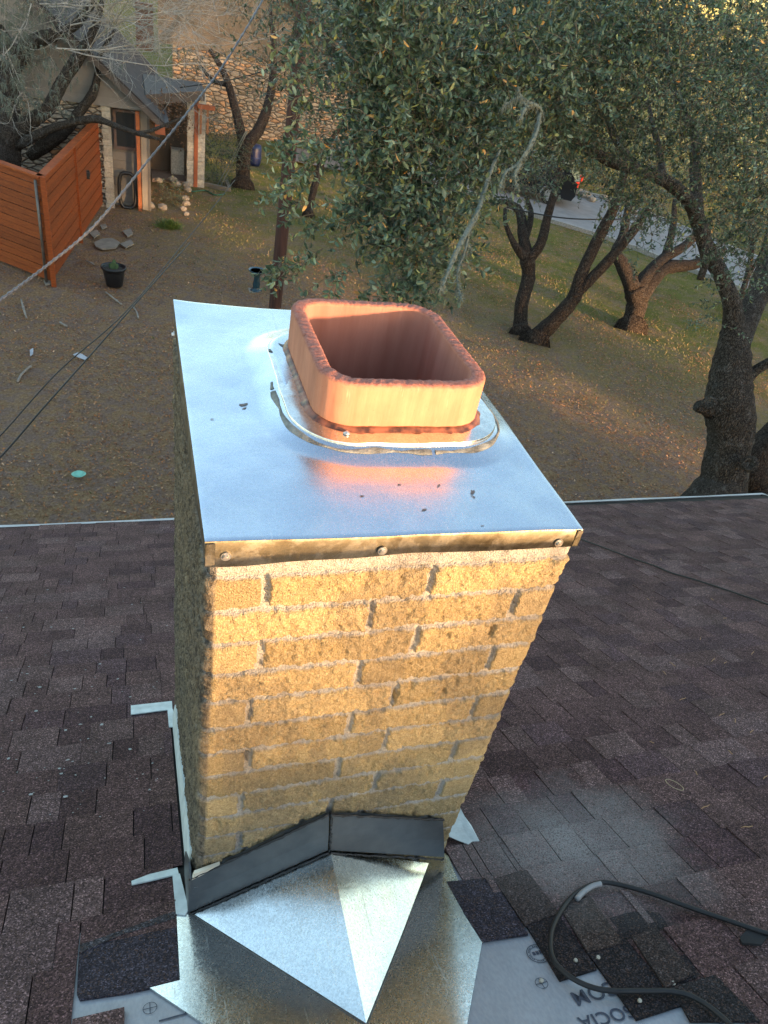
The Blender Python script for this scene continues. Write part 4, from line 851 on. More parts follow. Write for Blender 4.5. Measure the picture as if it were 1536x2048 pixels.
# --- unseen leaf mass added on the sunset side to block sun from the yard
sh_c = Crown(); SDh = np.array([math.sin(SUN_AZ), math.cos(SUN_AZ)]); PH = np.array([-SDh[1], SDh[0]])
for i in range(400):
    pp = rnd.uniform(2.6, 34) if i < 260 else rnd.uniform(2.8, 15); dd_ = rnd.uniform(17, 30)+pp*.2; q = SDh*dd_+PH*pp
    cz_ = rnd.uniform(GZ+.5, 5.2-max(0, 4-pp)*.8)
    if cz_ < -.9 and (abs(pp-12.6) < 1.5 or abs(pp-17.5) < 1.4): continue  # low gaps shaped to let sun streaks reach the lawn
    sh_c.clump(np.array([q[0], q[1], cz_]), 1.3, 26, 13, 7.5, .2, None, .9, 0, (1, 1, 1), .35)
for i in range(120):                                                  # lower, thinning clumps added to fade the sun down the chimney
    pp = rnd.uniform(-2.5, 3.2); dd_ = rnd.uniform(18, 25); q = SDh*dd_+PH*pp; sh_c.clump(np.array([q[0], q[1], 0.78-abs(rnd.gauss(0, .9))]), .8, 14, 11, 4.5, .2, None, .9, 0, (1, 1, 1), .35)
V, Fq, Cc = quads_leaf(np.concatenate(sh_c.C), np.concatenate(sh_c.D), np.concatenate(sh_c.S), np.concatenate(sh_c.L), np.concatenate(sh_c.W), np.concatenate(sh_c.K))
tag(mesh('sun_blocker_leaves', V, Fq, LEAF, None, False, Cc), 'unseen leaf mass added on the sunset side to shade the yard', 'woodland', None, 'stuff')
# --- bare tree at the left
g = G(20, 420); bare = thing('bare_tree', 'bare grey twiggy tree with lichen, rising behind the cedar fence', 'tree', g)
mb = MB(); db = float((g-CAM)@fw)
limb(mb, [(8, 430, db, 60), (10, 360, db-.3, 56), (14, 300, db-.6, 52), (20, 262, db-.8, 50), (14, 200, db-1, 44), (18, 130, db-1.2, 38), (2, 60, db-1.4, 30), (-20, -20, db-1.6, 22)], 20, .06, 6)
limb(mb, [(22, 275, db-.7, 32), (50, 252, db-1.0, 28), (78, 232, db-1.2, 26), (98, 215, db-1.3, 25), (112, 188, db-1.4, 24), (133, 150, db-1.5, 24), (162, 108, db-1.7, 22), (186, 66, db-1.9, 17), (200, 20, db-2.1, 11), (210, -30, db-2.3, 8)], 16, .06, 6)
limb(mb, [(35, 290, db-.7, 20), (60, 278, db-.9, 18), (96, 260, db-1.1, 16), (142, 246, db-1.3, 15), (190, 238, db-1.5, 14), (232, 252, db-1.6, 11), (273, 266, db-1.7, 9), (322, 280, db-1.8, 5)], 12, .08, 5)
limb(mb, [(60, 310, db+.3, 26), (96, 288, db+.1, 24), (130, 262, db-.1, 21), (160, 222, db-.3, 19), (186, 186, db-.5, 17), (195, 150, db-.6, 12), (200, 110, db-.8, 9), (230, 60, db-1, 6)], 14, .08, 5)
limb(mb, [(18, 150, db-1.2, 30), (55, 92, db-1.4, 28), (100, 72, db-1.6, 24), (148, 52, db-1.8, 18), (190, 0, db-2, 12)], 14, .08, 5)
limb(mb, [(270, 266, db-1.7, 7), (300, 262, db-1.6, 7), (330, 250, db-1.5, 6), (372, 232, db-1.4, 4)], 8, .08, 4)
mb.build('trunk', BARK, bare, True)
mb = MB()
def twig(p, d, L_, r, dep):
    k_ = 7; P = [p]; dd_ = unit(d); cv = nr.normal(0, .13, 3)+np.array([0, 0, .035])
    for j in range(k_): dd_ = unit(dd_+cv+nr.normal(0, .09, 3)); P.append(P[-1]+dd_*L_/k_)
    mb.tube(P, list(np.linspace(r, r*.4, k_+1)), 4 if dep > 1 else 3, cap=False)
    if dep > 0:
        for _ in range(rnd.choice([3, 4, 5])):
            i = rnd.randint(1, k_); twig(P[i], unit(P[i]-P[i-1])+nr.normal(0, .55, 3), L_*rnd.uniform(.45, .75), r*.55, dep-1)
right = rt; upv = up
for sx, sy, sd_, ex, ey in ((186, 66, 1.9, 420, 40), (148, 52, 1.8, 380, 120), (200, 20, 2.1, 460, -20), (150, 120, 1.7, 430, 150), (148, 52, 1.8, 340, 30), (100, 72, 1.6, 300, 150), (60, -10, 1.6, 260, -60), (55, 92, 1.4, 200, 20), (10, 60, 1.4, 120, 160), (200, 20, 2.1, 330, 130), (120, 90, 2.3, 390, 170), (20, 100, 1.5, 90, 210), (0, 0, 1.6, 160, 60), (230, 60, 1.2, 400, 90), (40, 40, 2.2, 60, 200), (190, 0, 2, 300, -60), (210, 120, 1.2, 330, 180), (0, 40, 1.9, 40, 180), (180, 30, 2.2, 430, 120), (90, 20, 2.0, 330, 60), (150, 60, 2.1, 470, 60), (100, 0, 2.2, 400, -10)):
    a = at(sx, sy, db-sd_); b = at(ex, ey, db-sd_-rnd.uniform(-.5, 1.2)); L_ = np.linalg.norm(b-a)
    for _ in range(1 if sx % 3 else 2): twig(a+nr.normal(0, .15, 3), (b-a)/L_+nr.normal(0, .12, 3)+np.array([0, 0, .15]), L_*rnd.uniform(.75, 1.1), .015, 3)
mb.build('twigs', DEAD, bare)
mb = MB()
for _ in range(420):
    px = abs(rnd.gauss(0, 70)); py = rnd.uniform(-10, 230); p = at(px, py, db-rnd.uniform(1, 3))
    for _ in range(5): v = unit(nr.normal(0, 1, 3)+np.array([0, 0, -.7])); mb.tube([p, p+v*.06, p+v*.1+np.array([0, 0, -rnd.uniform(.02, .10)])], [.009, .006, .002], 3, cap=False)
mb.build('hanging_lichen', LICH, bare)
# ================================================================== neighbour house
def m_stone(name, c0, c1, sx=1.0):
    n = NT(name); co = n.co((2.6, 2.6, 6.5)); v_ = n.vor(1.5*sx, 'DISTANCE_TO_EDGE', co=co); vc = n.vor(1.5*sx, 'F1', co=co, out='Color'); se = n.n('ShaderNodeSeparateColor'); n.l(vc, se.inputs[0])
    c = n.ramp(se.outputs[0], [(0, c0), (.6, c1), (.9, (.42, .25, .14))]); c = n.mix(1.0, c, n.ramp(n.noise(14, 5), [(.3, .75), (.7, 1.15)]), 'MULTIPLY')
    c = n.mix(n.ramp(v_, [(.03, 1), (.09, 0)]), c, (.13, .11, .09)); n.bump(n.ramp(v_, [(0, 0), (.18, 1)]), 1.0, .05); return n.set(c, .9)
ST = m_stone('limestone_wall', (.34, .31, .26), (.48, .44, .38)); SIDING = vcol('siding_paint', .7, .12, 3); TRIM = vcol('cedar_trim', .75, .2, 5)
RF = plain('dark_roof_shingle', (.045, .040, .042), .95, 0, .35, 5, .8)
HY = 20.30
nb = thing('neighbour_house', 'stone and grey siding house with a gable, behind the cedar fence', 'house', (-3.5, HY+2, GZ))
E_ = -3.10
mb = MB(); mb.box((-10, HY, GZ-.1), (-.58, HY+.28, E_)); mb.build('stone_wall', ST, nb)
mb = MB()                                                           # corner quoin strip
for i in range(19): mb.box((-.74+.02*(i % 2), HY-.05-.015*(i % 3), GZ+i*.128), (-.52, HY+.1, GZ+.122+i*.128), tuple(np.array((.42, .39, .33))*rnd.uniform(.8, 1.1)))
mb.build('corner_stone', vcol('quoin_stone', .9, .25, 20, .4), nb)
mb = MB(); g_ = (.175, .165, .155)
for i in range(12): mb.box((-.55, HY+.30-.006*(i % 1), GZ-.1+i*.205), (.20, HY+.42, GZ+.10+i*.205), tuple(np.array(g_)*rnd.uniform(.9, 1.05)))
mb.box((-.56, HY+.42, GZ-.1), (.36, HY+.60, E_), (.05, .05, .05)); mb.box((.18, HY+.02, GZ-.1), (.34, HY+.40, E_), (.30, .26, .21))
mb.build('siding_wall', SIDING, nb)
# gable above, laps as separate strips within the part
mb = MB(); xr, zr_ = .42, E_+.02; sl_ = .80; apx = -4.2; apz = zr_+(xr-apx)*sl_
z_ = zr_; i = 0
while z_ < apz-.05:
    z2 = min(z_+.20, apz); xa = apx-(apz-z_)/sl_; xb = xr-(z_-zr_)/sl_; xa2 = apx-(apz-z2)/sl_; xb2 = xr-(z2-zr_)/sl_
    c = tuple(np.array((.20, .19, .18))*rnd.uniform(.92, 1.06)); mb.prism([(xa, HY-.10, z_), (xb, HY-.10, z_), (xb2, HY-.085, z2), (xa2, HY-.085, z2)], (0, .10, 0), c)
    z_ = z2; i += 1
mb.build('gable_siding', SIDING, nb)
mb = MB(); mb.prism([(xr+.28, HY-.35, zr_-.22), (apx, HY-.35, apz), (apx, HY-.35, apz+.10), (xr+.34, HY-.35, zr_-.16)], (0, 9, 0)); mb.prism([(apx-6, HY-.35, apz-4.8), (apx, HY-.35, apz), (apx, HY-.35, apz+.10), (apx-6, HY-.35, apz-4.7)], (0, 9, 0)); rf = mb.build('roof', RF, nb)
mb = MB(); mb.prism([(xr+.30, HY-.40, zr_-.33), (apx, HY-.40, apz-.12), (apx, HY-.40, apz+.03), (xr+.30, HY-.40, zr_-.18)], (0, .045, 0), (.085, .07, .065)); mb.box((xr+.10, HY-.42, zr_-.42), (xr+.34, HY-.30, zr_-.20), (.30, .09, .04)); mb.build('barge_board', TRIM, rf)
mb = MB(); mb.prism([(xr+.34, HY-.4, zr_-.24), (xr+.34, HY+8.5, zr_-.24), (xr+.44, HY+8.5, zr_-.24), (xr+.44, HY-.4, zr_-.24)], (0, 0, .09), (.06, .05, .05)); mb.build('gutter', TRIM, rf)
mb = MB(); wx0, wx1, wz0, wz1 = -.40, .04, -4.02, -3.22
mb.box((wx0-.07, HY+.22, wz0-.07), (wx0, HY+.31, wz1+.05), (.13, .09, .08)); mb.box((wx1, HY+.22, wz0-.07), (wx1+.07, HY+.31, wz1+.05), (.13, .09, .08)); mb.box((wx0, HY+.22, wz0-.07), (wx1, HY+.30, wz0), (.13, .09, .08)); mb.box((wx0, HY+.22, wz1), (wx1, HY+.30, wz1+.05), (.13, .09, .08))
wf = mb.build('window_frame', TRIM, nb)
gl = NT('window_glass'); gl = gl.set((.03, .035, .04), .08, 0, .8); mb = MB(); mb.box((wx0, HY+.27, wz0), (wx1, HY+.29, wz1)); mb.build('window_pane', gl, wf)
mb = MB(); mb.box((.07, HY-.10, GZ), (.16, HY-.02, E_), (.40, .125, .045)); mb.box((.07, HY-.16, GZ), (.16, HY-.02, GZ+.08), (.42, .13, .05)); mb.build('downpipe', TRIM, nb)
cx_, cy_ = G(390, 372)[:2]; mb = MB(); mb.box((.34, HY, GZ-.1), (.40, HY+3.9, E_), (.16, .14, .12)); mb.box((.40, HY+3.9, GZ-.1), (cx_+.1, HY+4.1, E_+.1), (.075, .06, .05)); mb.build('porch_wall', SIDING, nb)
mb = MB(); mb.prism([(.34, HY+.9, E_-.02), (cx_+.22, cy_-.2, E_-.02), (cx_+.22, HY+4.1, E_-.02), (.34, HY+4.1, E_-.02)], (0, 0, .25), (.07, .055, .05)); mb.build('porch_roof', TRIM, nb)
# stone porch column with cedar post
cx_, cy_ = G(390, 372)[:2]; colm = MB()
for i in range(20):
    zz = GZ+i*.125; 
    for a, b in ((-.24, -.06), (.06, .26)):
        colm.box((cx_+a-rnd.uniform(0, .015), cy_-.16-rnd.uniform(0, .02), zz), (cx_+b, cy_+.16, zz+.118), tuple(np.array((.44, .41, .36))*rnd.uniform(.75, 1.1)))
colm.box((cx_-.23, cy_-.14, GZ), (cx_+.24, cy_+.15, GZ+2.48), (.2, .18, .15)); colm.build('stone_column', vcol('column_stone', .9, .3, 15, .4), nb)
mb = MB(); mb.box((cx_-.055, cy_-.20, GZ), (cx_+.055, cy_-.12, GZ+2.4), (.30, .085, .035)); mb.build('cedar_post', TRIM, nb)
mb = MB(); p = YP(395, 212, cy_-.3); q = YP(430, 208, cy_-.3); mb.box((p[0], cy_-.35, p[2]-.06), (q[0], cy_-.27, p[2]+.06), (.26, .08, .035))
for px in (402, 416): p = YP(px, 208, cy_-.3); q = YP(px, 268, cy_-.3); mb.box((p[0]-.03, cy_-.33, q[2]), (p[0]+.03, cy_-.29, p[2]), (.26, .12, .06))
tag(mb.build('trellis', TRIM), 'reddish wooden trellis arm fixed beside the stone porch column', 'trellis')
# second house further back
H2 = 31.0; h2 = thing('stone_house', 'pale stone house wing with beige siding above, behind the forked oak', 'house', (6, H2+2, GZ))
mb = MB(); mb.box((1.5, H2, GZ-.1), (12.0, H2+.3, -2.75)); mb.build('stone_wall', m_stone('warm_stone', (.25, .20, .15), (.37, .31, .24), .9), h2)
mb = MB(); z_ = -2.75
for i in range(13):
    z2 = z_+.26; xa = 1.0; xb = 8.6-max(0, (z_+2.75))*1.45; xb2 = 8.6-max(0, (z2+2.75))*1.45
    mb.prism([(xa, H2-.12, z_), (xb, H2-.12, z_), (xb2, H2-.10, z2), (xa, H2-.10, z2)], (0, .2, 0), tuple(np.array((.125, .10, .075))*rnd.uniform(.92, 1.05))); z_ = z2
mb.build('gable_siding', SIDING, h2)
mb = MB(); mb.prism([(9.4, H2-.5, -3.15), (1.2, H2-.5, 2.5), (1.2, H2-.5, 2.68), (9.5, H2-.5, -3.02)], (0, 12, 0)); mb.build('roof', RF, h2)
mb = MB(); mb.prism([(9.3, H2-.56, -3.30), (1.2, H2-.56, 2.30), (1.2, H2-.56, 2.50), (9.4, H2-.56, -3.1)], (0, .06, 0), (.075, .06, .055)); mb.build('barge_board', TRIM, h2)
p = at(288, 14, 30); mb = MB(); mb.box((p[0]-.35, p[1]-.3, p[2]-1.5), (p[0]+.35, p[1]+.3, p[2]+.15), (.30, .13, .08)); mb.box((p[0]-.45, p[1]-.4, p[2]-.06), (p[0]+.45, p[1]+.4, p[2]+.02), (.4, .34, .28)); mb.build('roof_chimney', TRIM, h2)
# ================================================================== cedar fence
CED = NT('cedar_stain'); co = CED.co((1, 1, 9)); c = CED.ramp(CED.noise(7, 5, .6, co=co), [(.25, (.19, .036, .006)), (.5, (.33, .068, .011)), (.75, (.45, .11, .020))]); CED.bump(CED.noise(20, 4, co=co), .4, .01); CED = CED.set(CED.mix(1.0, c, CED.attr(), 'MULTIPLY'), .55)
fc = G(105, 572); ff = np.array([-.82, HY-.05, GZ]); fl = fc+(G(0, 530)-fc)*3.6; FH = 2.12
fen = thing('privacy_fence', 'orange stained horizontal board cedar fence with a corner beside the stone house', 'fence', fc)
def panel(a, b, nb_=15):
    mb = MB(); d = unit(b-a); nrm = np.cross(d, np.array([0, 0, 1.0])); nrm = nrm if nrm@(CAM-a) > 0 else -nrm; bh = (FH-.16)/nb_
    for i in range(nb_):
        z0_ = .10+i*bh; o = nrm*(.010 if i % 2 else 0); c = tuple(np.array((1, 1, 1))*rnd.uniform(.66, .90))
        mb.prism([a+o+np.array([0, 0, z0_]), b+o+np.array([0, 0, z0_]), b+o+np.array([0, 0, z0_+bh-.012]), a+o+np.array([0, 0, z0_+bh-.012])], -nrm*.022, c)
    mb.build('board_panel', CED, fen)
    m2 = MB(); m2.prism([a+nrm*.07+np.array([0, 0, FH-.05]), b+nrm*.07+np.array([0, 0, FH-.05]), b-nrm*.09+np.array([0, 0, FH-.05]), a-nrm*.09+np.array([0, 0, FH-.05])], (0, 0, .04)); m2.build('top_rail', CED, fen)
    return d, nrm
da, na = panel(fc, fl); dbb, nbb = panel(fc, ff)
for p, o in ((fc+nbb*.03, 0), (fc+(ff-fc)*.5, .0)):
    if o == 0 and p is not None:
        m2 = MB(); q = p-dbb*.0; m2.box((q[0]-.045, q[1]-.045, GZ-.05), (q[0]+.045, q[1]+.045, GZ+FH-.02), (.9, .9, .9)); m2.build('post', CED, fen)
m2 = MB(); q = fc+da*.10+na*.05; m2.tube([q, q+np.array([0, 0, FH-.1])], .028, 10); m2.build('steel_post', plain('galv_post', (.16, .15, .14), .5, .6), fen, True)
p = YP(173, 346, fc[1]+(ff-fc)[1]*.47); m2 = MB(); m2.box((p[0]-.0, p[1]-.08, p[2]-.05), (p[0]+.07, p[1]+.08, p[2]+.02), (.03, .03, .03)); m2.box((p[0]+.0, p[1]-.02, p[2]-.12), (p[0]+.06, p[1]+.02, p[2]+.06), (.03, .03, .03)); m2.build('gate_latch', vcol('latch_black', .5), fen)
# ================================================================== yard objects
# planter with cactus
g = G(229, 571); pt = thing('planter', 'black plastic plant pot with a prickly pear, on the lawn right of the fence corner', 'plant pot', g)
BLK = plain('black_plastic', (.012, .014, .018), .35, 0, .2, 20)
mb = MB(); k_ = .38/.42
mb.lathe([(.145, 0), (.165, .02), (.215, .30), (.225, .36), (.252, .365), (.258, .395), (.250, .41), (.232, .41), (.222, .37), (.215, .34), (.0, .335)], g, 28); mb.build('pot', BLK, pt, True)
mb = MB(); mb.lathe([(.214, .342), (.16, .352), (.02, .356)], g, 20); mb.build('soil', plain('potting_soil', (.05, .04, .03), 1), pt)
mb = MB()
def pad(mb, c, h, w_, tilt, th_=.02):
    V = []; n_ = 16
    for s_ in (-1, 1):
        for i in range(n_): t = 2*math.pi*i/n_; x = math.cos(t)*w_*.5; z_ = (math.sin(t)+1)*h*.5; V.append(np.array(c)+np.array([x*math.cos(tilt), s_*th_*.5+x*math.sin(tilt), z_]))
    mb.add(V, [tuple(range(n_))[::-1], tuple(range(n_, 2*n_))]+[(i, (i+1) % n_, n_+(i+1) % n_, n_+i) for i in range(n_)])
CAC = plain('cactus_green', (.055, .105, .045), .6, 0, .2, 20)
for dx, dy, h, w_, t in ((.0, 0, .16, .13, .2), (.07, .02, .12, .10, 1.0), (-.06, .03, .12, .10, -.8), (.01, .04, .20, .11, .6)):
    m2 = MB(); pad(m2, g+np.array([dx, dy, .34]), h, w_, t); m2.build('cactus_pad', CAC, pt)
# bird bath
g = G(512, 582); bb = thing('birdbath', 'dark teal glazed pedestal birdbath on the lawn left of the wooden pole', 'birdbath', g)
TEAL = plain('teal_glaze', (.018, .055, .080), .18, 0, .3, 12)
mb = MB(); mb.lathe([(.125, 0), (.13, .02), (.115, .04), (.085, .06), (.075, .10), (.085, .16), (.072, .22), (.062, .30), (.07, .36), (.10, .40), (.11, .415)], g, 24); mb.build('pedestal', TEAL, bb, True)
mb = MB(); mb.lathe([(.07, .405), (.15, .43), (.195, .465), (.20, .48), (.190, .485), (.15, .462), (.06, .450), (.001, .447)], g, 28); mb.build('bowl', TEAL, bb, True)
mb = MB(); mb.box((g[0]-.16, g[1]-.14, GZ-.02), (g[0]+.16, g[1]+.14, GZ+.012), (.33, .29, .24)); mb.build('base_slab', vcol('paver', .9), bb)
wt_ = NT('water'); wt_ = wt_.set((.03, .05, .06), .03, 0, .6); mb = MB(); mb.lathe([(.150, .468), (.001, .468)], g, 24); mb.build('water', wt_, bb)
# utility pole
pb = YP(549, 618, 13.0); tp_ = at(590, -60, 8.9)
pole = thing('utility_pole', 'tall dark reddish brown wooden utility pole behind the chimney cap', 'pole', (pb[0], pb[1], GZ))
PO = NT('creosote_pole'); co = PO.co((1, 1, .05)); c = PO.ramp(PO.noise(30, 5, co=co), [(.3, (.030, .012, .010)), (.7, (.085, .034, .026))]); PO.bump(PO.noise(50, 4, co=co), .5, .01); PO = PO.set(c, .75)
ptop = None
for zz in np.arange(0, 9, .02):                                     # height where the true vertical leaves the frame
    pass
lx = (np.array([pb[0], pb[1]])); P = []
for i, zz in enumerate(np.linspace(GZ-.2, 3.6, 30)): P.append(np.array([pb[0]+.012*(zz-GZ), pb[1], zz]))
mb = MB(); mb.tube(P, list(np.linspace(.128, .10, 30)), 20, rough=.012); mb.build('pole_shaft', PO, pole, True)
# service cable (thick, near) from top to left
def cable(name, pts, r, mat, label, cat='cable', sub=8, k=8, twist=False, par=None, grp=None):
    P = smoothpath(pts, sub); mb = MB(); mb.tube(P, r, k)
    if twist:
        T = len(P)
        for ph in (0, math.pi):
            Q = []; 
            for i in range((T-1)*4+1):
                t = i/4; a = int(min(t, T-2)); f = t-a; p = P[a]*(1-f)+P[a+1]*f; an = i*.9+ph; Q.append(p+np.array([math.cos(an)*r*.9, 0, math.sin(an)*r*.9]))
            mb.tube(Q, r*.75, 6)
    return tag(mb.build(name, mat, par, True), label, cat, grp)
CB = plain('grey_cable', (.14, .14, .155), .5, .2, .3, 30); CK = plain('black_cable', (.012, .012, .014), .55, 0, .3, 40)
cable('service_cable', [at(-140, 700, 3.4), at(0, 600, 3.7), at(95, 530, 4.0), at(190, 450, 4.3), at(285, 335, 4.8), at(375, 225, 5.3), at(450, 125, 5.9), at(525, 0, 6.8), at(560, -80, 7.4)], .0058, CB, 'thick grey twisted service cable crossing in front of the fence and house', twist=True)
cable('overhead_wire', [at(-120, 990, 4.2), at(0, 872, 4.6), at(120, 740, 5.2), at(250, 625, 6.2), at(365, 490, 8), at(470, 360, 10.5)], .0045, CK, 'upper thin black overhead wire above the left lawn', grp='thin wires over the left lawn')
cable('overhead_wire', [at(-120, 1030, 4.2), at(0, 915, 4.6), at(90, 812, 5.0), at(190, 700, 5.8), at(295, 580, 7), at(380, 485, 9)], .0060, CK, 'lower thin black overhead wire above the left lawn', grp='thin wires over the left lawn')
cable('overhead_wire', [at(940, 388, 12), at(980, 405, 12), at(1060, 425, 12), at(1140, 437, 12), at(1240, 438, 12.2), at(1330, 430, 12.5)], .011, CK, 'black wire sagging between the lawn oaks in front of the road')
cable('overhead_wire', [at(360, 175, 18), at(460, 160, 18), at(530, 140, 18), at(580, 108, 17)], .012, CK, 'short dark wire running to the utility pole in front of the stone house')
# cables on the roof
cz = .020
loop = [RP(*p, cz) for p in ((1800, 1975), (1640, 1915), (1536, 1882), (1470, 1860), (1380, 1829), (1300, 1800), (1240, 1783), (1200, 1778), (1165, 1790), (1135, 1815), (1110, 1855), (1100, 1890), (1104, 1930), (1130, 1962), (1170, 1985), (1215, 1996), (1290, 1997), (1345, 1998), (1390, 2012), (1440, 2048), (1500, 2110))]
cable('roof_cord', loop, .0062, CK, 'black electrical cord looping over the shingles at lower right', 'cord')
m2 = MB(); P = smoothpath([RP(*p, cz+.001) for p in ((1152, 1812), (1165, 1798), (1183, 1786), (1200, 1781))], 6); m2.tube(P, .0072, 8); tag(m2.build('tape_wrap', plain('grey_tape', (.28, .28, .29), .5), None, True), 'torn grey tape wrapped on the bend of the black cord loop', 'tape')
m2 = MB(); q = RP(1490, 1868, .012); m2.prism([RP(*p, .016) for p in ((1478, 1885), (1500, 1862), (1540, 1876), (1520, 1900), (1482, 1896))], -RN*.006); tag(m2.build('shingle_scrap', plain('scrap_black', (.02, .02, .022), .9), None), 'small black shingle scrap under the cord at the right edge', 'shingle scrap')
cable('coax_line', [RP(*p, .018) for p in ((1120, 1062), (1160, 1082), (1200, 1097), (1260, 1120), (1310, 1137), (1340, 1150), (1400, 1168), (1480, 1195), (1536, 1215), (1640, 1255))], .0055, CK, 'black line lying straight down the far right shingles', 'cord')
# small things on the roof
TW = plain('tan_twig', (.42, .24, .12), .8); RBm = plain('rubber_tan', (.55, .42, .25), .6)
V = [RP(1348+26*math.cos(t)*.62+8*math.sin(t), 1578+10*math.sin(t)+5*math.cos(t), .016) for t in np.linspace(0, 2*math.pi, 25)]
m2 = MB(); m2.tube(V, .0011, 5, cap=False); tag(m2.build('rubber_band', RBm), 'thin tan rubber band lying on the shingles right of the chimney', 'rubber band')
tw0 = None; rs2 = random.Random(12)
for px, py in ((1322, 1122), (1424, 1202), (1450, 1240), (1400, 1283), (1345, 1333), (1330, 1352), (1450, 1330), (1426, 1324), (1365, 1403), (1443, 1434), (1470, 1447), (1303, 1490), (1410, 1620), (1392, 1552), (1493, 1660), (1530, 1560), (1503, 1468), (1460, 1510), (1296, 1202), (1505, 1310)):
    if tw0 is None:
        m2 = MB(); m2.tube([(-.014, 0, 0), (-.004, .001, .0006), (.006, -.001, .0004), (.015, .0006, 0)], [.0011, .0015, .0013, .0006], 5); tw0 = m2.build('fallen_twig', TW); o = tw0
    else: o = tw0.copy(); col.objects.link(o)
    o.location = tuple(RP(px, py, .0115)); o.rotation_euler = (-math.atan(RM), 0, rs2.uniform(0, 3.1)); s_ = rs2.uniform(.6, 1.5); o.scale = (s_, 1.2, 1.2)
    tag(o, 'tiny tan twig fragment lying on the brown shingles right of the chimney', 'twig', 'twig fragments on the shingles')
V = []; Fc = []
for _ in range(150):
    px = rs2.uniform(0, 335); py = rs2.uniform(1065, 1640); s_ = rs2.choice([.0018, .0022, .003, .003, .0045, .007])*1.0; p = RP(px, py, .0105); b = len(V); n_ = 7; e_ = rs2.uniform(.5, 1)
    for i in range(n_): t = 2*math.pi*i/n_; rr_ = s_*rs2.uniform(.6, 1.2); x = rr_*math.cos(t); y = rr_*e_*math.sin(t); V.append(p+np.array([x, y, -RM*y]))
    Fc.append(tuple(range(b, b+n_)))
sp_ = mesh('paint_specks', V, Fc, plain('white_speck', (.36, .36, .36), .8)); tag(sp_, 'white paint and dropping specks over the left shingles', 'specks', None, 'stuff')
# things on the lawn
m2 = MB(); g = G(158, 953)+np.array([0, 0, .045])
m2.add([g+np.array([math.cos(t)*.085*(1+.12*math.cos(2*t)), math.sin(t)*.085, .0]) for t in np.linspace(0, 6.28, 22)[:-1]]+[g+np.array([math.cos(t)*.06, math.sin(t)*.06, .012]) for t in np.linspace(0, 6.28, 22)[:-1]], [(i, (i+1) % 21, 21+(i+1) % 21, 21+i) for i in range(21)]+[tuple(range(21, 42))])
tag(m2.build('plastic_disc', plain('mint_plastic', (.20, .52, .40), .5)), 'mint green flat plastic disc lying on the leaf litter', 'plastic disc')
def litterpoly(name, pxs, h, mat, label, cat, grp=None):
    m2 = MB(); P = [G(*p)+np.array([0, 0, .03]) for p in pxs]; m2.prism(P, (0, 0, h)); return tag(m2.build(name, mat), label, cat, grp)
WH = plain('white_scrap', (.42, .42, .45), .8); LS = plain('limestone_flat', (.23, .20, .165), .9, 0, .2, 8, .4)
litterpoly('paper_scrap', ((146, 713), (156, 709), (166, 713), (177, 720), (172, 724), (158, 719)), .01, WH, 'white paper scrap on the bare lawn patch', 'scrap')
litterpoly('paper_scrap', ((60, 704), (67, 700), (67, 712), (61, 716)), .01, WH, 'small pale scrap at the left near the frame edge', 'scrap')
RO = plain('bleached_root', (.25, .215, .185), .95)
for i, (pts, lb) in enumerate((([(212, 588), (225, 598), (243, 612)], 'bleached stick just below the black pot'), ([(265, 615), (273, 626), (277, 640)], 'bleached stick by the left corner of the cap'), ([(36, 768), (44, 752), (62, 737)], 'curved bleached stick near the left frame edge'), ([(43, 602), (48, 622), (54, 640)], 'bleached root below the fence corner'), ([(120, 648), (135, 657)], 'short pale stick on the warm brown litter'), ([(172, 524), (188, 532)], 'short pale stick left of the black pot'))):
    P = smoothpath([G(*p)+np.array([0, 0, .035]) for p in pts], 4); m2 = MB(); m2.tube(P, [rnd.uniform(.012, .024) for _ in P], 6, rough=.2); tag(m2.build('stick', RO, None, True), lb, 'stick', 'bleached sticks on the lawn')
for pxs, lb in ((((188, 490), (205, 482), (225, 481), (240, 489), (232, 500), (205, 503), (192, 498)), 'largest flat limestone slab at the bare corner by the fence'), (((245, 466), (262, 462), (266, 472), (255, 478)), 'small angular limestone right of the big slab'), (((178, 470), (194, 464), (200, 472), (188, 480)), 'pale limestone chip left above the big slab'), (((240, 492), (262, 484), (268, 492), (252, 500)), 'flat limestone touching the right of the big slab'), (((200, 455), (212, 452), (214, 458), (204, 462)), 'tiny limestone chip nearest the house corner'), (((88, 566), (100, 566), (101, 573), (92, 575)), 'pale stone at the foot of the fence corner')):
    litterpoly('flat_stone', pxs, .03, LS, lb, 'stone', 'flat stones by the fence')
# leaning oval black ring at the siding wall
def ring(name, c, w_, h, r, lean, mat, label, cat):
    P = []; 
    for t in np.linspace(0, 2*math.pi, 41):
        ca, sa = math.cos(t), math.sin(t); x = w_/2*np.sign(ca)*abs(ca)**.55; z_ = h/2*np.sign(sa)*abs(sa)**.7+h/2; P.append(np.array(c)+np.array([x, z_*lean, z_]))
    m2 = MB(); m2.tube(P, r, 8, cap=False); return tag(m2.build(name, mat, None, True), label, cat)
g = G(256, 416); ring('oval_frame', g+np.array([0, -.12, .04]), .40, .84, .045, .14, BLK, 'black oval frame leaning against the grey siding under the window', 'frame')
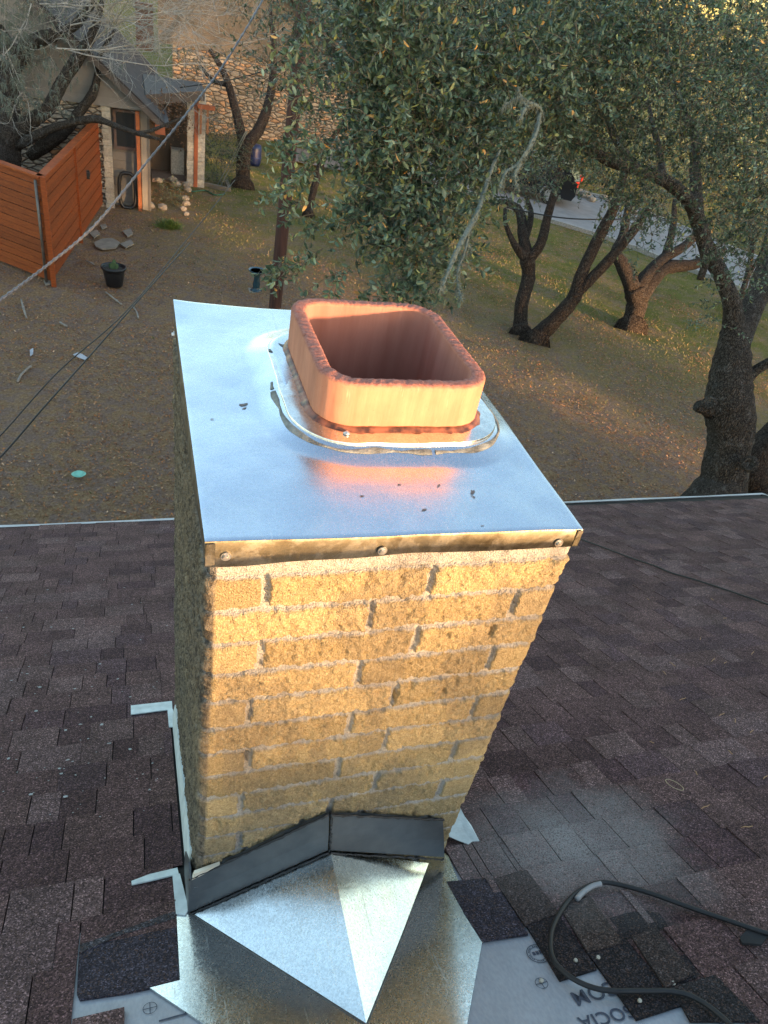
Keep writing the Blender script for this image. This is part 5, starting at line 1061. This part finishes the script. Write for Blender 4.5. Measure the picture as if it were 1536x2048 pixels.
# planting bed: stones, plants
STL = ['edging stone at the far left end below the porch step', 'edging stone below the white cabinet, second from the left', 'edging stone just below the right half of the porch step', 'topmost stone of the right edging row by the stone column', 'second stone from the top of the right edging row', 'third stone from the top of the right edging row', 'fourth stone from the top of the right edging row', 'second lowest stone of the right edging row', 'low edging stone beside the foot of the orange downpipe', 'low edging stone midway along the front of the planting bed', 'lowest stone of the right edging row, nearest the lawn']
RKL = ['pale kerb rock in the middle of the row', 'large kerb rock right of the middle one', 'kerb rock third from the right in the main row', 'kerb rock at the left end of the row', 'single kerb rock standing right of the main row', 'small kerb rock behind the middle one', 'rightmost kerb rock, apart from the others', 'kerb rock between the main row and the single one']
for i, (px, py, s_) in enumerate(((318, 372, .10), (345, 371, .12), (352, 380, .12), (372, 381, .11), (376, 390, .10), (369, 400, .11), (372, 410, .10), (366, 420, .09), (300, 415, .13), (325, 418, .12), (372, 430, .08))):
    g = G(px, py); m2 = MB(); V = []
    m2.lathe([(s_*.7, 0), (s_*1.0, s_*.5), (s_*.8, s_*1.1), (s_*.2, s_*1.4)], (0, 0, 0), 9)
    m2.V = [(v[0]*rnd.uniform(.8, 1.4)+g[0], v[1]*rnd.uniform(.7, 1.1)+g[1], v[2]+GZ-.02+ (.12 if py < 400 else 0)) for v in m2.V]
    tag(m2.build('bed_stone', LS), STL[i], 'stone', 'stones edging the planting bed')
def shrub(name, label, cat, c, R, n_, ls, tone, sq=(1, 1, 1), pal=None, grp=None):
    t = thing(name, label, cat, c, grp); cr__ = Crown(); cr__.clump(np.array(c)+np.array([0, 0, R*sq[2]*.8]), R, n_, 12, ls, .2, None, tone, .004, sq); cr__.build('foliage', t, TWIG); return t
g = G(438, 372); shrub('shrub', 'dense dark green clipped shrub right of the stone porch column', 'shrub', g+np.array([0, .3, 0]), .95, 330, 1.3, .55, (.85, .5, 1.15))
g = G(345, 405); shrub('bed_plant', 'low dark green plant in the stone edged bed', 'plant', g, .36, 60, 1.1, .8, (1, .8, .8))
g = G(322, 400); shrub('bed_plant', 'small leafy plant at the left side of the planting bed', 'plant', g, .25, 26, 1.0, .7, (1, .8, .8))
g = G(338, 455); t = thing('grass_clump', 'bright green ornamental grass clump on the lawn before the planting bed', 'plant', g); N = 900
th_ = nr.uniform(0, 6.28, N); el = nr.uniform(.2, 1.3, N); Dv = np.stack([np.cos(th_)*np.cos(el), np.sin(th_)*np.cos(el), np.sin(el)], -1); Sv = unit(np.cross(Dv, nr.normal(0, 1, (N, 3)))); Cb = g+nr.normal(0, .07, (N, 3))*np.array([1.6, 1, 0]); h_ = nr.uniform(.18, .34, N)[:, None]
mid = Cb+Dv*h_*.6; tip = Cb+Dv*h_+np.array([0, 0, -.07])*h_/.3; V = np.stack([Cb-Sv*.004, Cb+Sv*.004, mid+Sv*.004, mid-Sv*.004, tip], 1).reshape(-1, 3); b = np.arange(N)[:, None]*5
Fc = [tuple(r) for r in (b+np.array([[0, 1, 2, 3]])).tolist()]+[tuple(r) for r in (b+np.array([[3, 2, 4]])).tolist()]; cc = np.repeat(np.array([(.09, .15, .03)])*nr.uniform(.6, 1.3, (N, 1)), 5, 0).astype(np.float32)
mesh('blades', V, Fc, LEAF, t, False, cc)
# vine of dead leaves on the porch roof edge
g = YP(330, 235, HY+1.0); t = thing('dead_vine', 'brown dead vine hanging at the porch roof edge', 'vine', g); c9 = Crown()
for px, py in ((318, 215), (330, 225), (345, 215), (335, 245), (350, 235)): c9.clump(YP(px, py, HY+1.0), .28, 22, 10, 1.6, .6, None, 1, .004)
V, Fq, Cc = quads_leaf(np.concatenate(c9.C), np.concatenate(c9.D), np.concatenate(c9.S), np.concatenate(c9.L), np.concatenate(c9.W), np.concatenate(c9.K)*0+np.array([(.15, .075, .035)])); mesh('dead_leaves', V, Fq, LEAF, t, False, Cc)
# white cabinet on the porch, blue barrel, wood edging, hose, ladder poles
g = G(355, 366); t = thing('cabinet', 'small white cabinet standing on the neighbour porch', 'cabinet', g); m2 = MB(); m2.box((g[0]-.16, g[1]+.5, GZ+.12), (g[0]+.22, g[1]+.85, GZ+.82), (.42, .41, .38)); m2.build('body', vcol('white_enamel', .5), t); m2 = MB(); m2.box((g[0]-.14, g[1]+.485, GZ+.16), (g[0]+.20, g[1]+.498, GZ+.78), (.47, .46, .43)); m2.build('door', vcol('white_door', .5), t)
m2 = MB(); m2.box((g[0]-.75, g[1]-.15, GZ-.02), (g[0]+.25, g[1]+1.0, GZ+.12), (.16, .12, .10)); tag(m2.build('porch_step', vcol('step_wood', .9)), 'brown porch step below the white cabinet', 'step')
g = G(506, 330); t = thing('barrel', 'dark blue plastic barrel right of the forked oak trunk', 'barrel', g); m2 = MB(); m2.lathe([(.22, 0), (.26, .1), (.27, .25), (.265, .4), (.27, .55), (.24, .66), (.15, .68)], g, 20); m2.build('body', plain('blue_plastic', (.012, .022, .085), .4), t, True); m2 = MB(); m2.lathe([(.275, .25), (.285, .27), (.275, .29)], g, 20); m2.build('rib', plain('blue_rib', (.015, .025, .09), .4), t)
a = G(400, 372); b = G(455, 384); m2 = MB(); d = unit(b-a); m2.prism([a, b, b+np.array([0, .12, 0]), a+np.array([0, .12, 0])], (0, 0, .12)); m2.prism([b, b+np.array([.1, 0, 0]), b+np.array([.1, .9, 0]), b+np.array([0, .9, 0])], (0, 0, .14)); tag(m2.build('timber_edging', plain('old_timber', (.17, .14, .11), .9)), 'weathered timber edging in front of the dark green shrub', 'edging')
for k_, (x0_, x1_, lb) in enumerate(((434, 492, 'left one of the two thin poles leaning on the forked oak'), (441, 495, 'right one of the two thin poles leaning on the forked oak'))):
    a = G(x0_, 372+k_); b = at(x1_, 262, d4-.6); m2 = MB(); m2.tube([a, b], .016, 6); tag(m2.build('leaning_pole', plain('pole_grey%d' % k_, (.13, .14, .12), .7)), lb, 'pole')
cable('garden_hose', [G(372, 378)+np.array([0, 0, .03]), G(385, 385)+np.array([0, 0, .03]), G(410, 383)+np.array([0, 0, .03]), G(430, 392)+np.array([0, 0, .03]), G(450, 390)+np.array([0, 0, .03])], .02, plain('hose_green', (.02, .10, .055), .5), 'green garden hose at the foot of the stone porch column', 'hose')
# driveway seen under the hanging foliage
a = [G(*p) for p in ((560, 322), (720, 352), (720, 322), (570, 296))]; dv = mesh('driveway', [p+np.array([0, 0, .08]) for p in a], [(0, 1, 2, 3)], plain('driveway_concrete', (.20, .165, .14), .9, 0, .2, 3)); struct(dv)
# far parked car by the road
cg = (G(1078, 402)+G(985, 372))/2; yaw_ = math.atan2(*(G(1108, 400)-G(1000, 372))[[1, 0]])
car = thing('parked_car', 'dark car parked by the road, its red tail lamp showing between the oak stems', 'car', (cg[0], cg[1], GZ+.08)); car_parts = []
def carp(name, m2, mat, par=None, sm=False):
    V = [(v[0]*math.cos(yaw_)-v[1]*math.sin(yaw_)+cg[0], v[0]*math.sin(yaw_)+v[1]*math.cos(yaw_)+cg[1], v[2]+GZ+.08) for v in m2.V]; m2.V = V; return m2.build(name, mat, par or car, sm)
PAINT = NT('dark_car_paint'); PAINT = PAINT.set((.02, .022, .028), .2, .3); TYR = plain('tyre_rubber', (.015, .015, .015), .9); ALU = plain('alloy', (.5, .5, .52), .3, .9)
prof_ = [(-2.3, .35), (-2.35, .75), (-2.2, .98), (-1.55, 1.05), (-.9, 1.45), (.9, 1.50), (1.7, 1.42), (2.15, 1.02), (2.3, .95), (2.34, .5), (2.25, .32), (1.85, .30), (1.72, .58), (1.4, .70), (1.08, .58), (.95, .28), (-.95, .28), (-1.08, .58), (-1.4, .70), (-1.72, .58), (-1.85, .30)]
m2 = MB(); m2.prism([(x, -.86, z_) for x, z_ in prof_], (0, 1.72, 0)); carp('body', m2, PAINT)
m2 = MB()
for s_ in (-.868, .862): m2.prism([(-1.35, s_, 1.06), (-.85, s_, 1.38), (.85, s_, 1.43), (1.55, s_, 1.36), (1.8, s_, 1.08)], (0, .006, 0))
carp('side_window', m2, gl)
m2 = MB(); m2.prism([(1.76, -.72, 1.40), (1.76, .72, 1.40), (2.17, .76, 1.04), (2.17, -.76, 1.04)], (.012, 0, .006)); carp('rear_window', m2, gl)
RED = NT('tail_red'); RED.b.inputs['Emission Color'].default_value = (1, .05, .02, 1); RED.b.inputs['Emission Strength'].default_value = .15; RED = RED.set((.5, .02, .01), .3)
for s_ in (-.84, .62): m2 = MB(); m2.box((2.22, s_, .82), (2.345, s_+.22, 1.0)); carp('tail_lamp', m2, RED)
for x in (-1.4, 1.4):
    for s_ in (-.88, .88):
        m2 = MB(); m2.tube([(x, s_-.1*np.sign(s_), .34), (x, s_, .34)], .34, 24); wh = carp('wheel', m2, TYR); m2 = MB(); m2.tube([(x, s_, .34), (x, s_+.01*np.sign(s_), .34)], .21, 18); carp('rim', m2, ALU, wh)
# roadside rocks and agave
for i, (px, py, s_) in enumerate(((1150, 392, .22), (1168, 398, .25), (1180, 405, .18), (1135, 388, .16), (1220, 408, .2), (1160, 388, .15), (1262, 430, .2), (1205, 400, .16))):
    g = G(px, py); m2 = MB(); m2.lathe([(s_*.8, 0), (s_*1.1, s_*.4), (s_*.8, s_*.9), (s_*.2, s_*1.1)], (0, 0, 0), 8); m2.V = [(v[0]*rnd.uniform(.7, 1.5)+g[0], v[1]*rnd.uniform(.7, 1.2)+g[1], v[2]+GZ+.05) for v in m2.V]
    tag(m2.build('roadside_rock', LS), RKL[i], 'rock', 'rocks along the far kerb')
g = G(1155, 372); t = thing('agave', 'grey green agave growing behind the roadside rocks', 'plant', g); m2 = MB()
for i in range(26):
    a = i*2.4; el = .35+.8*rnd.random(); d = np.array([math.cos(a)*math.cos(el), math.sin(a)*math.cos(el), math.sin(el)]); s_ = unit(np.cross(d, np.array([0, 0, 1.0]))); L_ = rnd.uniform(.6, 1.0)
    m2.add([g-s_*.05, g+s_*.05, g+d*L_*.5+s_*.07, g+d*L_, g+d*L_*.5-s_*.07], [(0, 1, 2, 3, 4)], (.07, .10, .065))
m2.build('leaves', vcol('agave_leaf', .6), t)
